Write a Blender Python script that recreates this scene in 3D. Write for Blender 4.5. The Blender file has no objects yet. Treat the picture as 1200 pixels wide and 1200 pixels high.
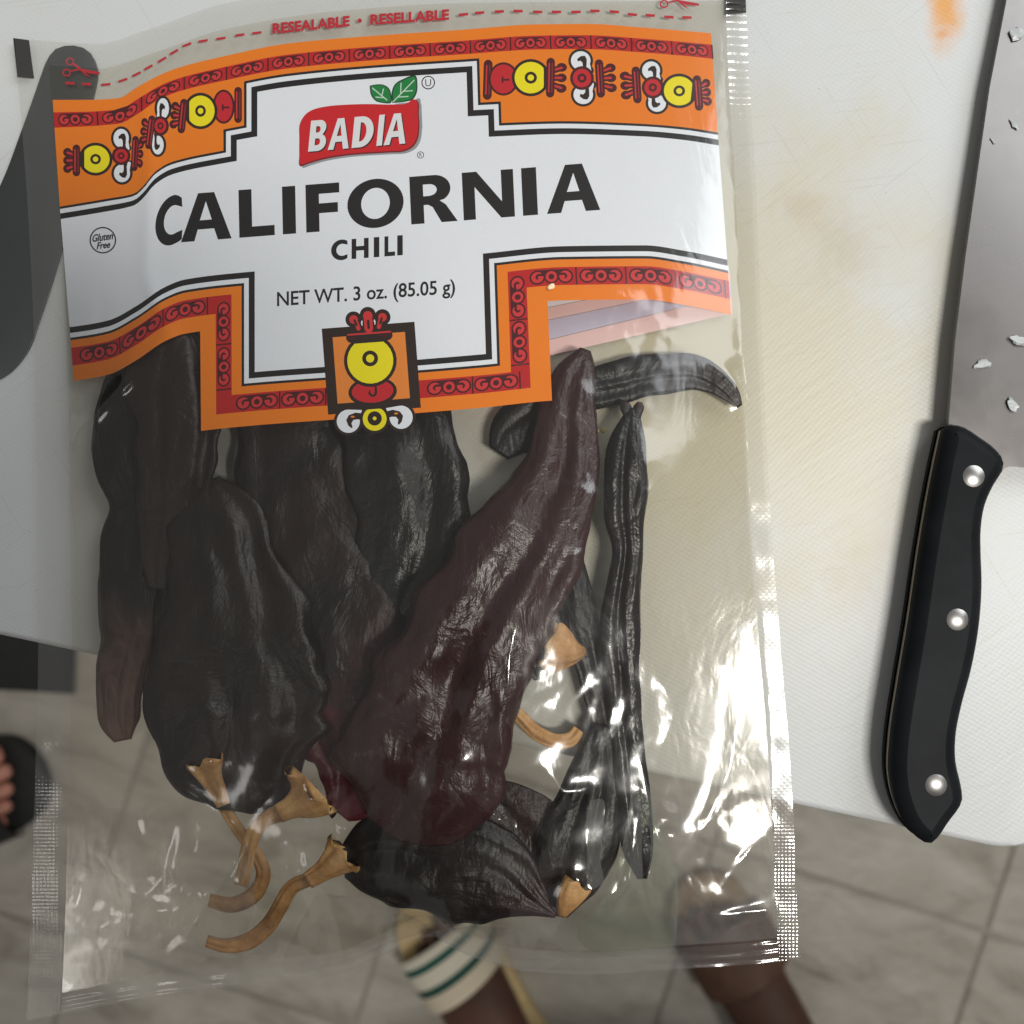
import bpy, bmesh, math, random
import numpy as np
from mathutils import Vector, Matrix, noise
from mathutils.geometry import delaunay_2d_cdt

random.seed(7); np.random.seed(7)
S = bpy.context.scene
COL = S.collection
PI = math.pi

# ------------------------------------------------------------------ camera, world, lamps, exposure
H = 0.27            # camera height above the board, metres
F = 1272.0          # focal length in photograph pixels (1200 px wide)
cd = bpy.data.cameras.new('camera'); cam = bpy.data.objects.new('camera', cd); COL.objects.link(cam)
cam.location = (0, 0, H); cd.sensor_width = 36; cd.lens = 36 * F / 1200; cd.clip_start = 0.004; cd.clip_end = 60
cd.dof.use_dof = True; cd.dof.focus_distance = 0.258; cd.dof.aperture_fstop = 16
S.camera = cam

W = bpy.data.worlds.new('World'); S.world = W; W.use_nodes = True
bg = W.node_tree.nodes['Background']; bg.inputs[0].default_value = (1.0, 0.975, 0.94, 1); bg.inputs[1].default_value = 0.22

def area(name, loc, target, sx, sy, power, col):
    l = bpy.data.lights.new(name, 'AREA'); l.shape = 'RECTANGLE'; l.size = sx; l.size_y = sy; l.energy = power; l.color = col
    o = bpy.data.objects.new(name, l); COL.objects.link(o); o.location = loc
    o.rotation_euler = (Vector(target) - Vector(loc)).to_track_quat('-Z', 'Y').to_euler()
    return o
area('ceiling_lamp', (0.92, 0.74, 0.86), (0.05, 0.0, 0), 1.0, 0.9, 12.5, (0.93, 0.97, 1.0))
area('ceiling_lamp', (0.68, -0.36, 1.62), (0.30, -0.30, -0.5), 0.20, 0.50, 23, (1.0, 0.965, 0.90))
area('ceiling_lamp', (-0.86, -0.80, 1.55), (-0.2, -0.2, 0), 0.2, 0.5, 1.35, (1.0, 0.98, 0.94))

S.view_settings.view_transform = 'Standard'; S.view_settings.look = 'None'
S.view_settings.exposure = 0.04; S.view_settings.gamma = 1.0; S.view_settings.use_curve_mapping = False
S.cycles.use_denoising = True
S.cycles.max_bounces = 10; S.cycles.transparent_max_bounces = 24; S.cycles.glossy_bounces = 4; S.cycles.diffuse_bounces = 4
S.cycles.sample_clamp_indirect = 6.0; S.cycles.caustics_reflective = False; S.cycles.caustics_refractive = False

# ------------------------------------------------------------------ helpers
def P(px, py, z=0.0):
    s = (H - z) / F
    return ((px - 600.0) * s, (600.0 - py) * s, z)
def lin(r, g, b):
    f = lambda c: (c / 12.92 if c <= 0.04045 else ((c + 0.055) / 1.055) ** 2.4)
    return (f(r / 255), f(g / 255), f(b / 255), 1)
def tag(o, label=None, cat=None, group=None, kind=None):
    if label: o['label'] = label
    if cat: o['category'] = cat
    if group: o['group'] = group
    if kind: o['kind'] = kind
    return o
def link(name, me, mat=None, parent=None, smooth=True):
    o = bpy.data.objects.new(name, me); COL.objects.link(o)
    for m in (mat if isinstance(mat, (list, tuple)) else [mat]):
        if m: me.materials.append(m)
    if smooth: me.polygons.foreach_set('use_smooth', [True] * len(me.polygons))
    if parent: o.parent = parent; o.matrix_parent_inverse = parent.matrix_basis.inverted()
    return o
def pydata(name, v, f, mat=None, parent=None, smooth=True):
    me = bpy.data.meshes.new(name); me.from_pydata([tuple(map(float, p)) for p in v], [], [tuple(map(int, q)) for q in f]); me.update()
    return link(name, me, mat, parent, smooth)
def empty(name, loc):
    o = bpy.data.objects.new(name, None); COL.objects.link(o); o.location = loc; o.empty_display_size = 0.01
    return o
def from_bm(name, bm, mat=None, parent=None, smooth=False):
    me = bpy.data.meshes.new(name); bm.normal_update(); bm.to_mesh(me); bm.free()
    return link(name, me, mat, parent, smooth)
def sharp_by_angle(o, deg=35):
    try: o.data.set_sharp_from_angle(angle=math.radians(deg))
    except Exception: pass
def prism(name, outline, z0, z1, mat, parent=None, bevel=0.0, seg=2, smooth=True):
    """outline: list of (x, y); a closed solid between z0 and z1 with a bevelled rim"""
    bm = bmesh.new()
    vb = [bm.verts.new((x, y, z0)) for x, y in outline]
    fb = bm.faces.new(vb)
    r = bmesh.ops.extrude_face_region(bm, geom=[fb])
    for e in r['geom']:
        if isinstance(e, bmesh.types.BMVert): e.co.z = z1
    bmesh.ops.recalc_face_normals(bm, faces=bm.faces)
    if bevel:
        es = [e for e in bm.edges if abs(e.verts[0].co.z - e.verts[1].co.z) < 1e-7]
        bmesh.ops.bevel(bm, geom=es, offset=bevel, segments=seg, affect='EDGES', profile=0.5)
    bmesh.ops.triangulate(bm, faces=[f for f in bm.faces if len(f.verts) > 4])
    o = from_bm(name, bm, mat, parent, smooth); sharp_by_angle(o, 30)
    return o
def hermite(xs, ys):
    """monotone-ish cubic through the points"""
    xs = np.array(xs, float); ys = np.array(ys, float)
    d = np.diff(ys) / np.diff(xs); m = np.zeros_like(xs)
    m[0] = d[0]; m[-1] = d[-1]
    for i in range(1, len(xs) - 1):
        m[i] = 0 if d[i - 1] * d[i] <= 0 else 2 * d[i - 1] * d[i] / (d[i - 1] + d[i])
    def f(x):
        x = np.asarray(x, float); i = np.clip(np.searchsorted(xs, x) - 1, 0, len(xs) - 2)
        h = xs[i + 1] - xs[i]; t = (x - xs[i]) / h
        r = ((2*t**3 - 3*t**2 + 1)*ys[i] + (t**3 - 2*t**2 + t)*h*m[i] + (-2*t**3 + 3*t**2)*ys[i+1] + (t**3 - t**2)*h*m[i+1])
        r = np.where(x < xs[0], ys[0] + m[0]*(x - xs[0]), r); r = np.where(x > xs[-1], ys[-1] + m[-1]*(x - xs[-1]), r)
        return r
    return f
def catmull(pts, n):
    """resample a list of equal-length tuples along a smooth curve into n samples"""
    p = np.array(pts, float); d = np.r_[0, np.cumsum(np.linalg.norm(np.diff(p[:, :2], axis=0), axis=1))]
    fs = []
    t = np.linspace(0, d[-1], n)
    out = []
    for c in range(p.shape[1]):
        y = p[:, c]; m = np.gradient(y, d)
        i = np.clip(np.searchsorted(d, t) - 1, 0, len(d) - 2); h = d[i+1] - d[i]; u = (t - d[i]) / h
        out.append((2*u**3 - 3*u**2 + 1)*y[i] + (u**3 - 2*u**2 + u)*h*m[i] + (-2*u**3 + 3*u**2)*y[i+1] + (u**3 - u**2)*h*m[i+1])
    return np.array(out).T

# ------------------------------------------------------------------ materials
def new_mat(name):
    m = bpy.data.materials.new(name); m.use_nodes = True
    nt = m.node_tree; return m, nt, nt.nodes['Principled BSDF'], nt.nodes['Material Output']
def N(nt, t, **kw):
    n = nt.nodes.new(t)
    for k, v in kw.items():
        if k in n.inputs: n.inputs[k].default_value = v
        else: setattr(n, k, v)
    return n
def simple(name, col, rough=0.5, metal=0.0, coat=0.0, spec=0.5):
    m, nt, b, o = new_mat(name)
    b.inputs['Base Color'].default_value = col; b.inputs['Roughness'].default_value = rough; b.inputs['Metallic'].default_value = metal
    b.inputs['Coat Weight'].default_value = coat; b.inputs['Specular IOR Level'].default_value = spec
    return m
def ramp(nt, stops):
    r = nt.nodes.new('ShaderNodeValToRGB'); e = r.color_ramp.elements
    while len(e) < len(stops): e.new(0.5)
    for i, (p, c) in enumerate(stops): e[i].position = p; e[i].color = c
    return r
def mixrgb(nt, fac, a, b, mode='MIX'):
    n = nt.nodes.new('ShaderNodeMix'); n.data_type = 'RGBA'; n.blend_type = mode
    for sock, v in ((n.inputs[0], fac), (n.inputs[6], a), (n.inputs[7], b)):
        if isinstance(v, bpy.types.NodeSocket): nt.links.new(v, sock)
        else: sock.default_value = v
    return n.outputs[2]
def math_node(nt, op, a, b=0.0, clamp=False):
    n = nt.nodes.new('ShaderNodeMath'); n.operation = op; n.use_clamp = clamp
    for sock, v in ((n.inputs[0], a), (n.inputs[1], b)):
        if isinstance(v, bpy.types.NodeSocket): nt.links.new(v, sock)
        else: sock.default_value = v
    return n.outputs[0]
def tex_noise(nt, scale, detail=4, rough=0.55, vec=None, dist=0.0):
    n = nt.nodes.new('ShaderNodeTexNoise'); n.inputs['Scale'].default_value = scale; n.inputs['Detail'].default_value = detail
    n.inputs['Roughness'].default_value = rough; n.inputs['Distortion'].default_value = dist
    if vec is not None: nt.links.new(vec, n.inputs['Vector'])
    return n.outputs[0]
def bump(nt, h, strength, dist, normal=None):
    b = nt.nodes.new('ShaderNodeBump'); b.inputs['Strength'].default_value = strength; b.inputs['Distance'].default_value = dist
    nt.links.new(h, b.inputs['Height'])
    if normal is not None: nt.links.new(normal, b.inputs['Normal'])
    return b.outputs[0]
def objco(nt): return nt.nodes.new('ShaderNodeTexCoord').outputs['Object']

def mat_board():
    m, nt, b, o = new_mat('white_polyethylene')
    co = objco(nt)
    base = lin(192, 195, 196)
    # worn yellow-brown patches on the plastic, each with its own place on the board
    def patch(px, py, rx, ry, seed, scale, lo, hi, amp=1.5):
        x, y, _ = P(px, py)
        mp = N(nt, 'ShaderNodeMapping'); mp.vector_type = 'TEXTURE'
        mp.inputs['Location'].default_value = (x, y, 0); mp.inputs['Scale'].default_value = (rx, ry, 1)
        nt.links.new(co, mp.inputs['Vector'])
        ln = nt.nodes.new('ShaderNodeVectorMath'); ln.operation = 'LENGTH'
        nt.links.new(mp.outputs[0], ln.inputs[0])
        nz = tex_noise(nt, scale, 5, 0.6, co, seed)
        v = math_node(nt, 'ADD', ln.outputs['Value'], math_node(nt, 'MULTIPLY', math_node(nt, 'SUBTRACT', nz, 0.5), amp))
        mr = N(nt, 'ShaderNodeMapRange'); mr.interpolation_type = 'SMOOTHSTEP'
        mr.inputs['From Min'].default_value = hi; mr.inputs['From Max'].default_value = lo
        nt.links.new(v, mr.inputs['Value'])
        return mr.outputs[0]
    s = 0.2125e-3
    c = mixrgb(nt, math_node(nt, 'MULTIPLY', patch(860, 430, 330*s, 420*s, 0.3, 26, 0.15, 1.15), 0.72), base, lin(188, 179, 148))
    c = mixrgb(nt, math_node(nt, 'MULTIPLY', patch(985, 290, 60*s, 70*s, 0.8, 120, 0.0, 1.0), 0.35), c, lin(165, 146, 108))
    c = mixrgb(nt, math_node(nt, 'MULTIPLY', patch(940, 245, 45*s, 40*s, 0.2, 160, 0.0, 1.0), 0.30), c, lin(172, 146, 112))
    c = mixrgb(nt, math_node(nt, 'MULTIPLY', patch(1000, 660, 60*s, 90*s, 0.9, 150, 0.0, 0.9), 0.22), c, lin(168, 146, 114))
    c = mixrgb(nt, math_node(nt, 'MULTIPLY', patch(1108, 0, 24*s, 62*s, 0.4, 170, 0.15, 1.30, 0.9), 0.95), c, lin(208, 142, 52))
    c = mixrgb(nt, math_node(nt, 'MULTIPLY', patch(1104, 40, 13*s, 9*s, 0.1, 240, 0.2, 1.1), 0.6), c, lin(205, 130, 40))
    # fine specks and knife scores
    sp = N(nt, 'ShaderNodeTexVoronoi'); sp.inputs['Scale'].default_value = 150; nt.links.new(co, sp.inputs['Vector'])
    spk = math_node(nt, 'LESS_THAN', sp.outputs['Distance'], 0.035)
    c = mixrgb(nt, math_node(nt, 'MULTIPLY', spk, 0.30), c, lin(120, 105, 80))
    nz2 = tex_noise(nt, 60, 6, 0.6, co)
    c = mixrgb(nt, math_node(nt, 'MULTIPLY', nz2, 0.12), c, lin(176, 172, 158))
    for rot, seed in ((0.9, 0.0), (-0.55, 5.0), (1.45, 9.0)):
        mr_ = N(nt, 'ShaderNodeMapping'); mr_.inputs['Rotation'].default_value = (0, 0, rot); nt.links.new(co, mr_.inputs['Vector']); mp = N(nt, 'ShaderNodeMapping'); mp.inputs['Scale'].default_value = (1500, 34, 1); mp.inputs['Location'].default_value = (seed, seed, 0); nt.links.new(mr_.outputs[0], mp.inputs['Vector'])
        cut = N(nt, 'ShaderNodeMapRange'); cut.inputs['From Min'].default_value = 0.66; cut.inputs['From Max'].default_value = 0.74; nt.links.new(tex_noise(nt, 1.0, 1, 0.4, mp.outputs[0]), cut.inputs['Value'])
        c = mixrgb(nt, math_node(nt, 'MULTIPLY', cut.outputs[0], 0.11), c, lin(140, 130, 105))
    nt.links.new(c, b.inputs['Base Color'])
    b.inputs['Roughness'].default_value = 0.42; b.inputs['Subsurface Weight'].default_value = 0.0
    # moulded dot grain
    mp = N(nt, 'ShaderNodeMapping'); mp.inputs['Rotation'].default_value = (0, 0, 0.6); mp.inputs['Scale'].default_value = (1, 1.25, 1)
    nt.links.new(co, mp.inputs['Vector'])
    vo = N(nt, 'ShaderNodeTexVoronoi'); vo.inputs['Scale'].default_value = 820; vo.inputs['Randomness'].default_value = 0.12
    nt.links.new(mp.outputs[0], vo.inputs['Vector'])
    n1 = bump(nt, vo.outputs['Distance'], 0.09, 0.0004)
    mp1 = N(nt, 'ShaderNodeMapping'); mp1.inputs['Rotation'].default_value = (0, 0, 1.0); nt.links.new(co, mp1.inputs['Vector']); mp2 = N(nt, 'ShaderNodeMapping'); mp2.inputs['Scale'].default_value = (600, 40, 1)
    nt.links.new(mp1.outputs[0], mp2.inputs['Vector'])
    n2 = bump(nt, tex_noise(nt, 1.0, 3, 0.6, mp2.outputs[0]), 0.10, 0.0006, n1)
    nt.links.new(n2, b.inputs['Normal'])
    return m
def mat_tile():
    m, nt, b, o = new_mat('slate_look_porcelain')
    co = objco(nt)
    oi = nt.nodes.new('ShaderNodeObjectInfo')
    ad = nt.nodes.new('ShaderNodeVectorMath'); ad.operation = 'ADD'
    cb = nt.nodes.new('ShaderNodeCombineXYZ'); nt.links.new(math_node(nt, 'MULTIPLY', oi.outputs['Random'], 37.0), cb.inputs[0]); nt.links.new(math_node(nt, 'MULTIPLY', oi.outputs['Random'], 11.0), cb.inputs[1])
    nt.links.new(co, ad.inputs[0]); nt.links.new(cb.outputs[0], ad.inputs[1])
    mp = N(nt, 'ShaderNodeMapping'); mp.inputs['Scale'].default_value = (1, 2.4, 1); nt.links.new(ad.outputs[0], mp.inputs['Vector'])
    n1 = tex_noise(nt, 9, 8, 0.62, mp.outputs[0], 0.6); n2 = tex_noise(nt, 60, 5, 0.6, mp.outputs[0])
    r = ramp(nt, [(0.30, lin(128, 122, 110)), (0.5, lin(176, 171, 160)), (0.72, lin(198, 194, 184))])
    nt.links.new(n1, r.inputs[0])
    c = mixrgb(nt, math_node(nt, 'MULTIPLY', n2, 0.45), r.outputs[0], lin(142, 136, 124))
    nt.links.new(c, b.inputs['Base Color']); b.inputs['Roughness'].default_value = 0.38
    nt.links.new(bump(nt, n2, 0.4, 0.003), b.inputs['Normal'])
    return m
def mat_floor():
    m, nt, b, o = new_mat('grout')
    nt.links.new(mixrgb(nt, tex_noise(nt, 40, 4), lin(176, 172, 162), lin(140, 135, 124)), b.inputs['Base Color']); b.inputs['Roughness'].default_value = 0.9
    return m
def mat_film(name, seal=False, haze=0.0, tint=(0.975, 0.968, 0.945, 1), fade=False):
    m, nt, b, o = new_mat(name); nt.nodes.remove(b)
    co = objco(nt)
    tr = N(nt, 'ShaderNodeBsdfTransparent'); tr.inputs['Color'].default_value = tint
    gl = N(nt, 'ShaderNodeBsdfGlossy'); gl.inputs['Roughness'].default_value = 0.12 if not seal else 0.13
    gl.inputs['Color'].default_value = (1, 1, 1, 1)
    df = N(nt, 'ShaderNodeBsdfDiffuse'); df.inputs['Color'].default_value = (0.75, 0.76, 0.78, 1)
    tl = N(nt, 'ShaderNodeBsdfTranslucent'); tl.inputs['Color'].default_value = (0.75, 0.76, 0.78, 1)
    ds = N(nt, 'ShaderNodeMixShader', ); ds.inputs[0].default_value = 0.5
    nt.links.new(df.outputs[0], ds.inputs[1]); nt.links.new(tl.outputs[0], ds.inputs[2])
    ge = N(nt, 'ShaderNodeNewGeometry'); dt = N(nt, 'ShaderNodeVectorMath'); dt.operation = 'DOT_PRODUCT'
    nt.links.new(ge.outputs['Incoming'], dt.inputs[0]); nt.links.new(ge.outputs['Normal'], dt.inputs[1])
    schl = math_node(nt, 'POWER', math_node(nt, 'SUBTRACT', 1.0, math_node(nt, 'ABSOLUTE', dt.outputs['Value'])), 5.0)
    refl = math_node(nt, 'ADD', math_node(nt, 'MULTIPLY', schl, 0.90), 0.057 if not seal else 0.07, True)
    a = N(nt, 'ShaderNodeMixShader'); nt.links.new(tr.outputs[0], a.inputs[1]); nt.links.new(ds.outputs[0], a.inputs[2])
    hz = math_node(nt, 'ADD', math_node(nt, 'MULTIPLY', tex_noise(nt, 34, 4, 0.6, co), 0.014), haze)
    if fade:
        at = N(nt, 'ShaderNodeAttribute'); at.attribute_name = 'along'; hz = math_node(nt, 'MULTIPLY', hz, at.outputs['Fac']); refl = math_node(nt, 'MULTIPLY', refl, at.outputs['Fac'])
        nt.links.new(mixrgb(nt, at.outputs['Fac'], (1, 1, 1, 1), tint), tr.inputs['Color'])
    nt.links.new(hz, a.inputs[0])
    mx = N(nt, 'ShaderNodeMixShader'); nt.links.new(a.outputs[0], mx.inputs[1]); nt.links.new(gl.outputs[0], mx.inputs[2])
    nt.links.new(refl, mx.inputs[0])
    # crinkles too fine to model
    mp = N(nt, 'ShaderNodeMapping'); mp.inputs['Rotation'].default_value = (0, 0, 0.5); mp.inputs['Scale'].default_value = (1.6, 0.8, 1); nt.links.new(co, mp.inputs['Vector'])
    h1 = tex_noise(nt, 70, 3, 0.5, mp.outputs[0], 0.5)
    nrm = bump(nt, h1, 0.13, 0.0012)
    if seal:
        def grid(rot):
            mp = N(nt, 'ShaderNodeMapping'); mp.inputs['Rotation'].default_value = (0, 0, rot); nt.links.new(co, mp.inputs['Vector'])
            w = N(nt, 'ShaderNodeTexWave'); w.inputs['Scale'].default_value = 300; w.inputs['Distortion'].default_value = 0.4; w.inputs['Detail'].default_value = 1; nt.links.new(mp.outputs[0], w.inputs['Vector'])
            return w.outputs['Fac']
        g = math_node(nt, 'MULTIPLY', grid(0.785), grid(-0.785))
        nrm = bump(nt, g, 0.03, 0.0002, nrm)
    nt.links.new(nrm, gl.inputs['Normal'])
    nt.links.new(mx.outputs[0], o.inputs['Surface'])
    return m
def mat_ink(name, col, transl=0.16, rough=0.45):
    m, nt, b, o = new_mat(name)
    b.inputs['Base Color'].default_value = col; b.inputs['Roughness'].default_value = rough; b.inputs['Specular IOR Level'].default_value = 0.25
    gr = mixrgb(nt, math_node(nt, 'MULTIPLY', tex_noise(nt, 1100, 3, 0.7, objco(nt)), 0.30), col, tuple(v * 0.72 for v in col[:3]) + (1,)); nt.links.new(gr, b.inputs['Base Color'])
    tl = N(nt, 'ShaderNodeBsdfTranslucent'); tl.inputs['Color'].default_value = col
    mx = N(nt, 'ShaderNodeMixShader'); mx.inputs[0].default_value = transl
    nt.links.new(b.outputs[0], mx.inputs[1]); nt.links.new(tl.outputs[0], mx.inputs[2]); nt.links.new(mx.outputs[0], o.inputs['Surface'])
    return m
def mat_ink_faint(name, col, cover):
    m, nt, b, o = new_mat(name); b.inputs['Base Color'].default_value = col; b.inputs['Roughness'].default_value = 0.5
    tr = N(nt, 'ShaderNodeBsdfTransparent'); mx = N(nt, 'ShaderNodeMixShader'); mx.inputs[0].default_value = cover
    nt.links.new(tr.outputs[0], mx.inputs[1]); nt.links.new(b.outputs[0], mx.inputs[2]); nt.links.new(mx.outputs[0], o.inputs['Surface'])
    return m
def mat_pod(name, dark, mid, end, gloss=0.36):
    """dried skin: two tones in clumps, a third tone towards the calyx end (attribute 'along')"""
    kd = 0.68 if dark == PUR else 0.36
    dark, mid = [(q[0] * kd * 1.35, q[1] * kd * 0.98, q[2] * kd * 0.90, 1) for q in (dark, mid)]
    m, nt, b, o = new_mat(name)
    co = objco(nt)
    n1 = tex_noise(nt, 55, 5, 0.6, co, 0.8); n2 = tex_noise(nt, 260, 4, 0.6, co, 0.4)
    r = ramp(nt, [(0.36, dark), (0.62, mid)]); nt.links.new(n1, r.inputs[0])
    at = N(nt, 'ShaderNodeAttribute'); at.attribute_name = 'along'
    k = math_node(nt, 'ADD', at.outputs['Fac'], math_node(nt, 'MULTIPLY', math_node(nt, 'SUBTRACT', n1, 0.5), 0.5))
    mr = N(nt, 'ShaderNodeMapRange'); mr.interpolation_type = 'SMOOTHSTEP'; mr.inputs['From Min'].default_value = 0.62; mr.inputs['From Max'].default_value = 1.0
    nt.links.new(k, mr.inputs['Value'])
    c = mixrgb(nt, mr.outputs[0], r.outputs[0], end)
    nt.links.new(c, b.inputs['Base Color'])
    rr = N(nt, 'ShaderNodeMapRange'); rr.inputs['To Min'].default_value = gloss - 0.1; rr.inputs['To Max'].default_value = gloss + 0.22; nt.links.new(n1, rr.inputs['Value']); nt.links.new(rr.outputs[0], b.inputs['Roughness'])
    b.inputs['Specular IOR Level'].default_value = 0.34
    mp = N(nt, 'ShaderNodeMapping'); mp.inputs['Rotation'].default_value = (0, 0, 0.45); mp.inputs['Scale'].default_value = (1.0, 0.33, 1.0); nt.links.new(co, mp.inputs['Vector'])
    n3 = tex_noise(nt, 330, 3, 0.5, mp.outputs[0], 0.9)
    nb = bump(nt, n3, 0.26, 0.0014, bump(nt, n2, 0.14, 0.0011))
    nt.links.new(bump(nt, n1, 0.42, 0.003, nb), b.inputs['Normal'])
    return m
def mat_stem():
    m, nt, b, o = new_mat('dry_stem')
    co = objco(nt); n1 = tex_noise(nt, 90, 5, 0.6, co); n2 = tex_noise(nt, 420, 4, 0.6, co)
    r = ramp(nt, [(0.3, lin(116, 80, 44)), (0.50, lin(172, 128, 76)), (0.72, lin(198, 160, 108))]); nt.links.new(n1, r.inputs[0])
    nt.links.new(r.outputs[0], b.inputs['Base Color']); b.inputs['Roughness'].default_value = 0.65
    nt.links.new(bump(nt, n2, 0.5, 0.001), b.inputs['Normal'])
    return m
def mat_steel(name, col, rough):
    m, nt, b, o = new_mat(name); co = objco(nt)
    mp = N(nt, 'ShaderNodeMapping'); mp.inputs['Scale'].default_value = (900, 18, 1); mp.inputs['Rotation'].default_value = (0, 0, 0.17); nt.links.new(co, mp.inputs['Vector'])
    n1 = tex_noise(nt, 1, 4, 0.6, mp.outputs[0]); n2 = tex_noise(nt, 45, 5, 0.6, co)
    c = mixrgb(nt, n2, col, tuple(v * 0.72 for v in col[:3]) + (1,))
    nt.links.new(c, b.inputs['Base Color']); b.inputs['Metallic'].default_value = 0.92
    rr = N(nt, 'ShaderNodeMapRange'); rr.inputs['To Min'].default_value = rough - 0.06; rr.inputs['To Max'].default_value = rough + 0.14; nt.links.new(n2, rr.inputs['Value']); nt.links.new(rr.outputs[0], b.inputs['Roughness'])
    return m
def mat_noise(name, c0, c1, scale, rough=0.6, bs=0.2, bd=0.001, sss=0.0):
    m, nt, b, o = new_mat(name); co = objco(nt); n1 = tex_noise(nt, scale, 5, 0.6, co)
    r = ramp(nt, [(0.35, c0), (0.65, c1)]); nt.links.new(n1, r.inputs[0]); nt.links.new(r.outputs[0], b.inputs['Base Color'])
    b.inputs['Roughness'].default_value = rough; nt.links.new(bump(nt, tex_noise(nt, scale * 4, 4, 0.6, co), bs, bd), b.inputs['Normal'])
    return m

M_board = mat_board(); M_tile = mat_tile(); M_floor = mat_floor()
M_film = mat_film('clear_film'); M_seal = mat_film('embossed_seal_film', True, 0.05); M_hem = mat_film('smooth_seal_film', False, 0.07); M_back = mat_film('clear_back_film', False, 0.02, (0.93, 0.915, 0.87, 1)); M_gusset = mat_film('creased_gusset_film', False, 0.10, (0.93, 0.92, 0.90, 1), True)
M_stem = mat_stem()
M_blade = mat_steel('brushed_steel', (0.215, 0.203, 0.197, 1), 0.24); M_blade2 = mat_steel('dull_steel', (0.155, 0.165, 0.168, 1), 0.30)
M_rivet = mat_steel('rivet_steel', (0.34, 0.33, 0.32, 1), 0.24)
M_handle = mat_noise('black_handle_plastic', (0.006, 0.0068, 0.008, 1), (0.010, 0.0115, 0.0135, 1), 60, 0.46, 0.12, 0.0006)
M_handle.node_tree.nodes['Principled BSDF'].inputs['Specular IOR Level'].default_value = 0.06
M_onion = mat_noise('onion_flesh', lin(158, 164, 166), lin(186, 191, 192), 300, 0.3, 0.2, 0.0005)

# ------------------------------------------------------------------ the setting: floor, counter
FZ = -0.92
floor = pydata('floor', [(-3, -3, FZ - 0.0038), (3, -3, FZ - 0.0038), (3, 3, FZ - 0.0038), (-3, 3, FZ - 0.0038)], [(0, 1, 2, 3)], M_floor, smooth=False)
tag(floor, 'grey stone-look tiled kitchen floor far below the board', kind='structure')
x0, y0, _ = P(1155, 1092, FZ); pitch = 0.3135; ang = math.radians(-18); g = 0.0022
ux = Vector((math.cos(ang), math.sin(ang))); uy = Vector((-ux.y, ux.x))
tile_me = None
for i in range(-7, 4):
    for j in range(-4, 5):
        if tile_me is None:
            bm = bmesh.new(); bmesh.ops.create_cube(bm, size=1.0)
            for v in bm.verts: v.co = Vector((v.co.x * (pitch - 2*g), v.co.y * (pitch - 2*g), v.co.z * 0.010 - 0.005))
            bmesh.ops.bevel(bm, geom=[e for e in bm.edges if e.verts[0].co.z > -0.001 and e.verts[1].co.z > -0.001], offset=0.0016, segments=2, affect='EDGES')
            tile_me = bpy.data.meshes.new('tile'); bm.to_mesh(tile_me); bm.free(); tile_me.materials.append(M_tile)
        c = Vector((x0, y0)) + ux * pitch * (i + 0.5) + uy * pitch * (j + 0.5)
        o = bpy.data.objects.new('tile', tile_me); COL.objects.link(o); o.parent = floor
        o.location = (c.x, c.y, FZ + random.uniform(-0.0004, 0.0004)); o.rotation_euler = (0, 0, ang)

BT = -0.012    # underside of the board
ea = math.atan2(-(943 - 745), 930.0)
e0 = Vector(P(0, 745)[:2]); ed = Vector((math.cos(ea), math.sin(ea))); en = Vector((-ed.y, ed.x))
def ep(a, b): v = e0 + ed * a + en * b; return (v.x, v.y)
counter = prism('countertop', [ep(-0.9, 0.03), ep(0.9, 0.03), ep(0.9, 0.65), ep(-0.9, 0.65)], BT - 0.034, BT - 0.0005, mat_noise('speckled_laminate', lin(150, 146, 138), lin(178, 174, 166), 200, 0.4), bevel=0.003)
tag(counter, 'grey kitchen countertop under the white cutting board', kind='structure')

# cutting board: long front edge, rounded corner at the right
def rounded(poly, rad, n=10):
    out = []
    for i, p in enumerate(poly):
        p = Vector(p); a = (Vector(poly[i - 1]) - p).normalized(); b = (Vector(poly[(i + 1) % len(poly)]) - p).normalized()
        r = rad[i]
        if r <= 0: out.append(tuple(p)); continue
        half = a.angle(b) / 2; d = r / math.tan(half); c = p + (a + b).normalized() * (r / math.sin(half))
        s = p + a * d - c; e = p + b * d - c
        a0 = math.atan2(s.y, s.x); a1 = math.atan2(e.y, e.x)
        while a1 - a0 > PI: a1 -= 2 * PI
        while a1 - a0 < -PI: a1 += 2 * PI
        for k in range(n + 1):
            t = a0 + (a1 - a0) * k / n; out.append((c.x + math.cos(t) * r, c.y + math.sin(t) * r))
    return out
board_poly = rounded([ep(-0.16, 0), ep(0.272, 0), ep(0.272, 0.40), ep(-0.16, 0.40)], [0.02] * 4)
board = prism('cutting_board', board_poly, BT, 0.0, M_board, bevel=0.0016, seg=3)
tag(board, 'white plastic cutting board with an orange stain, under the bag and the knives', 'cutting board')

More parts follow.
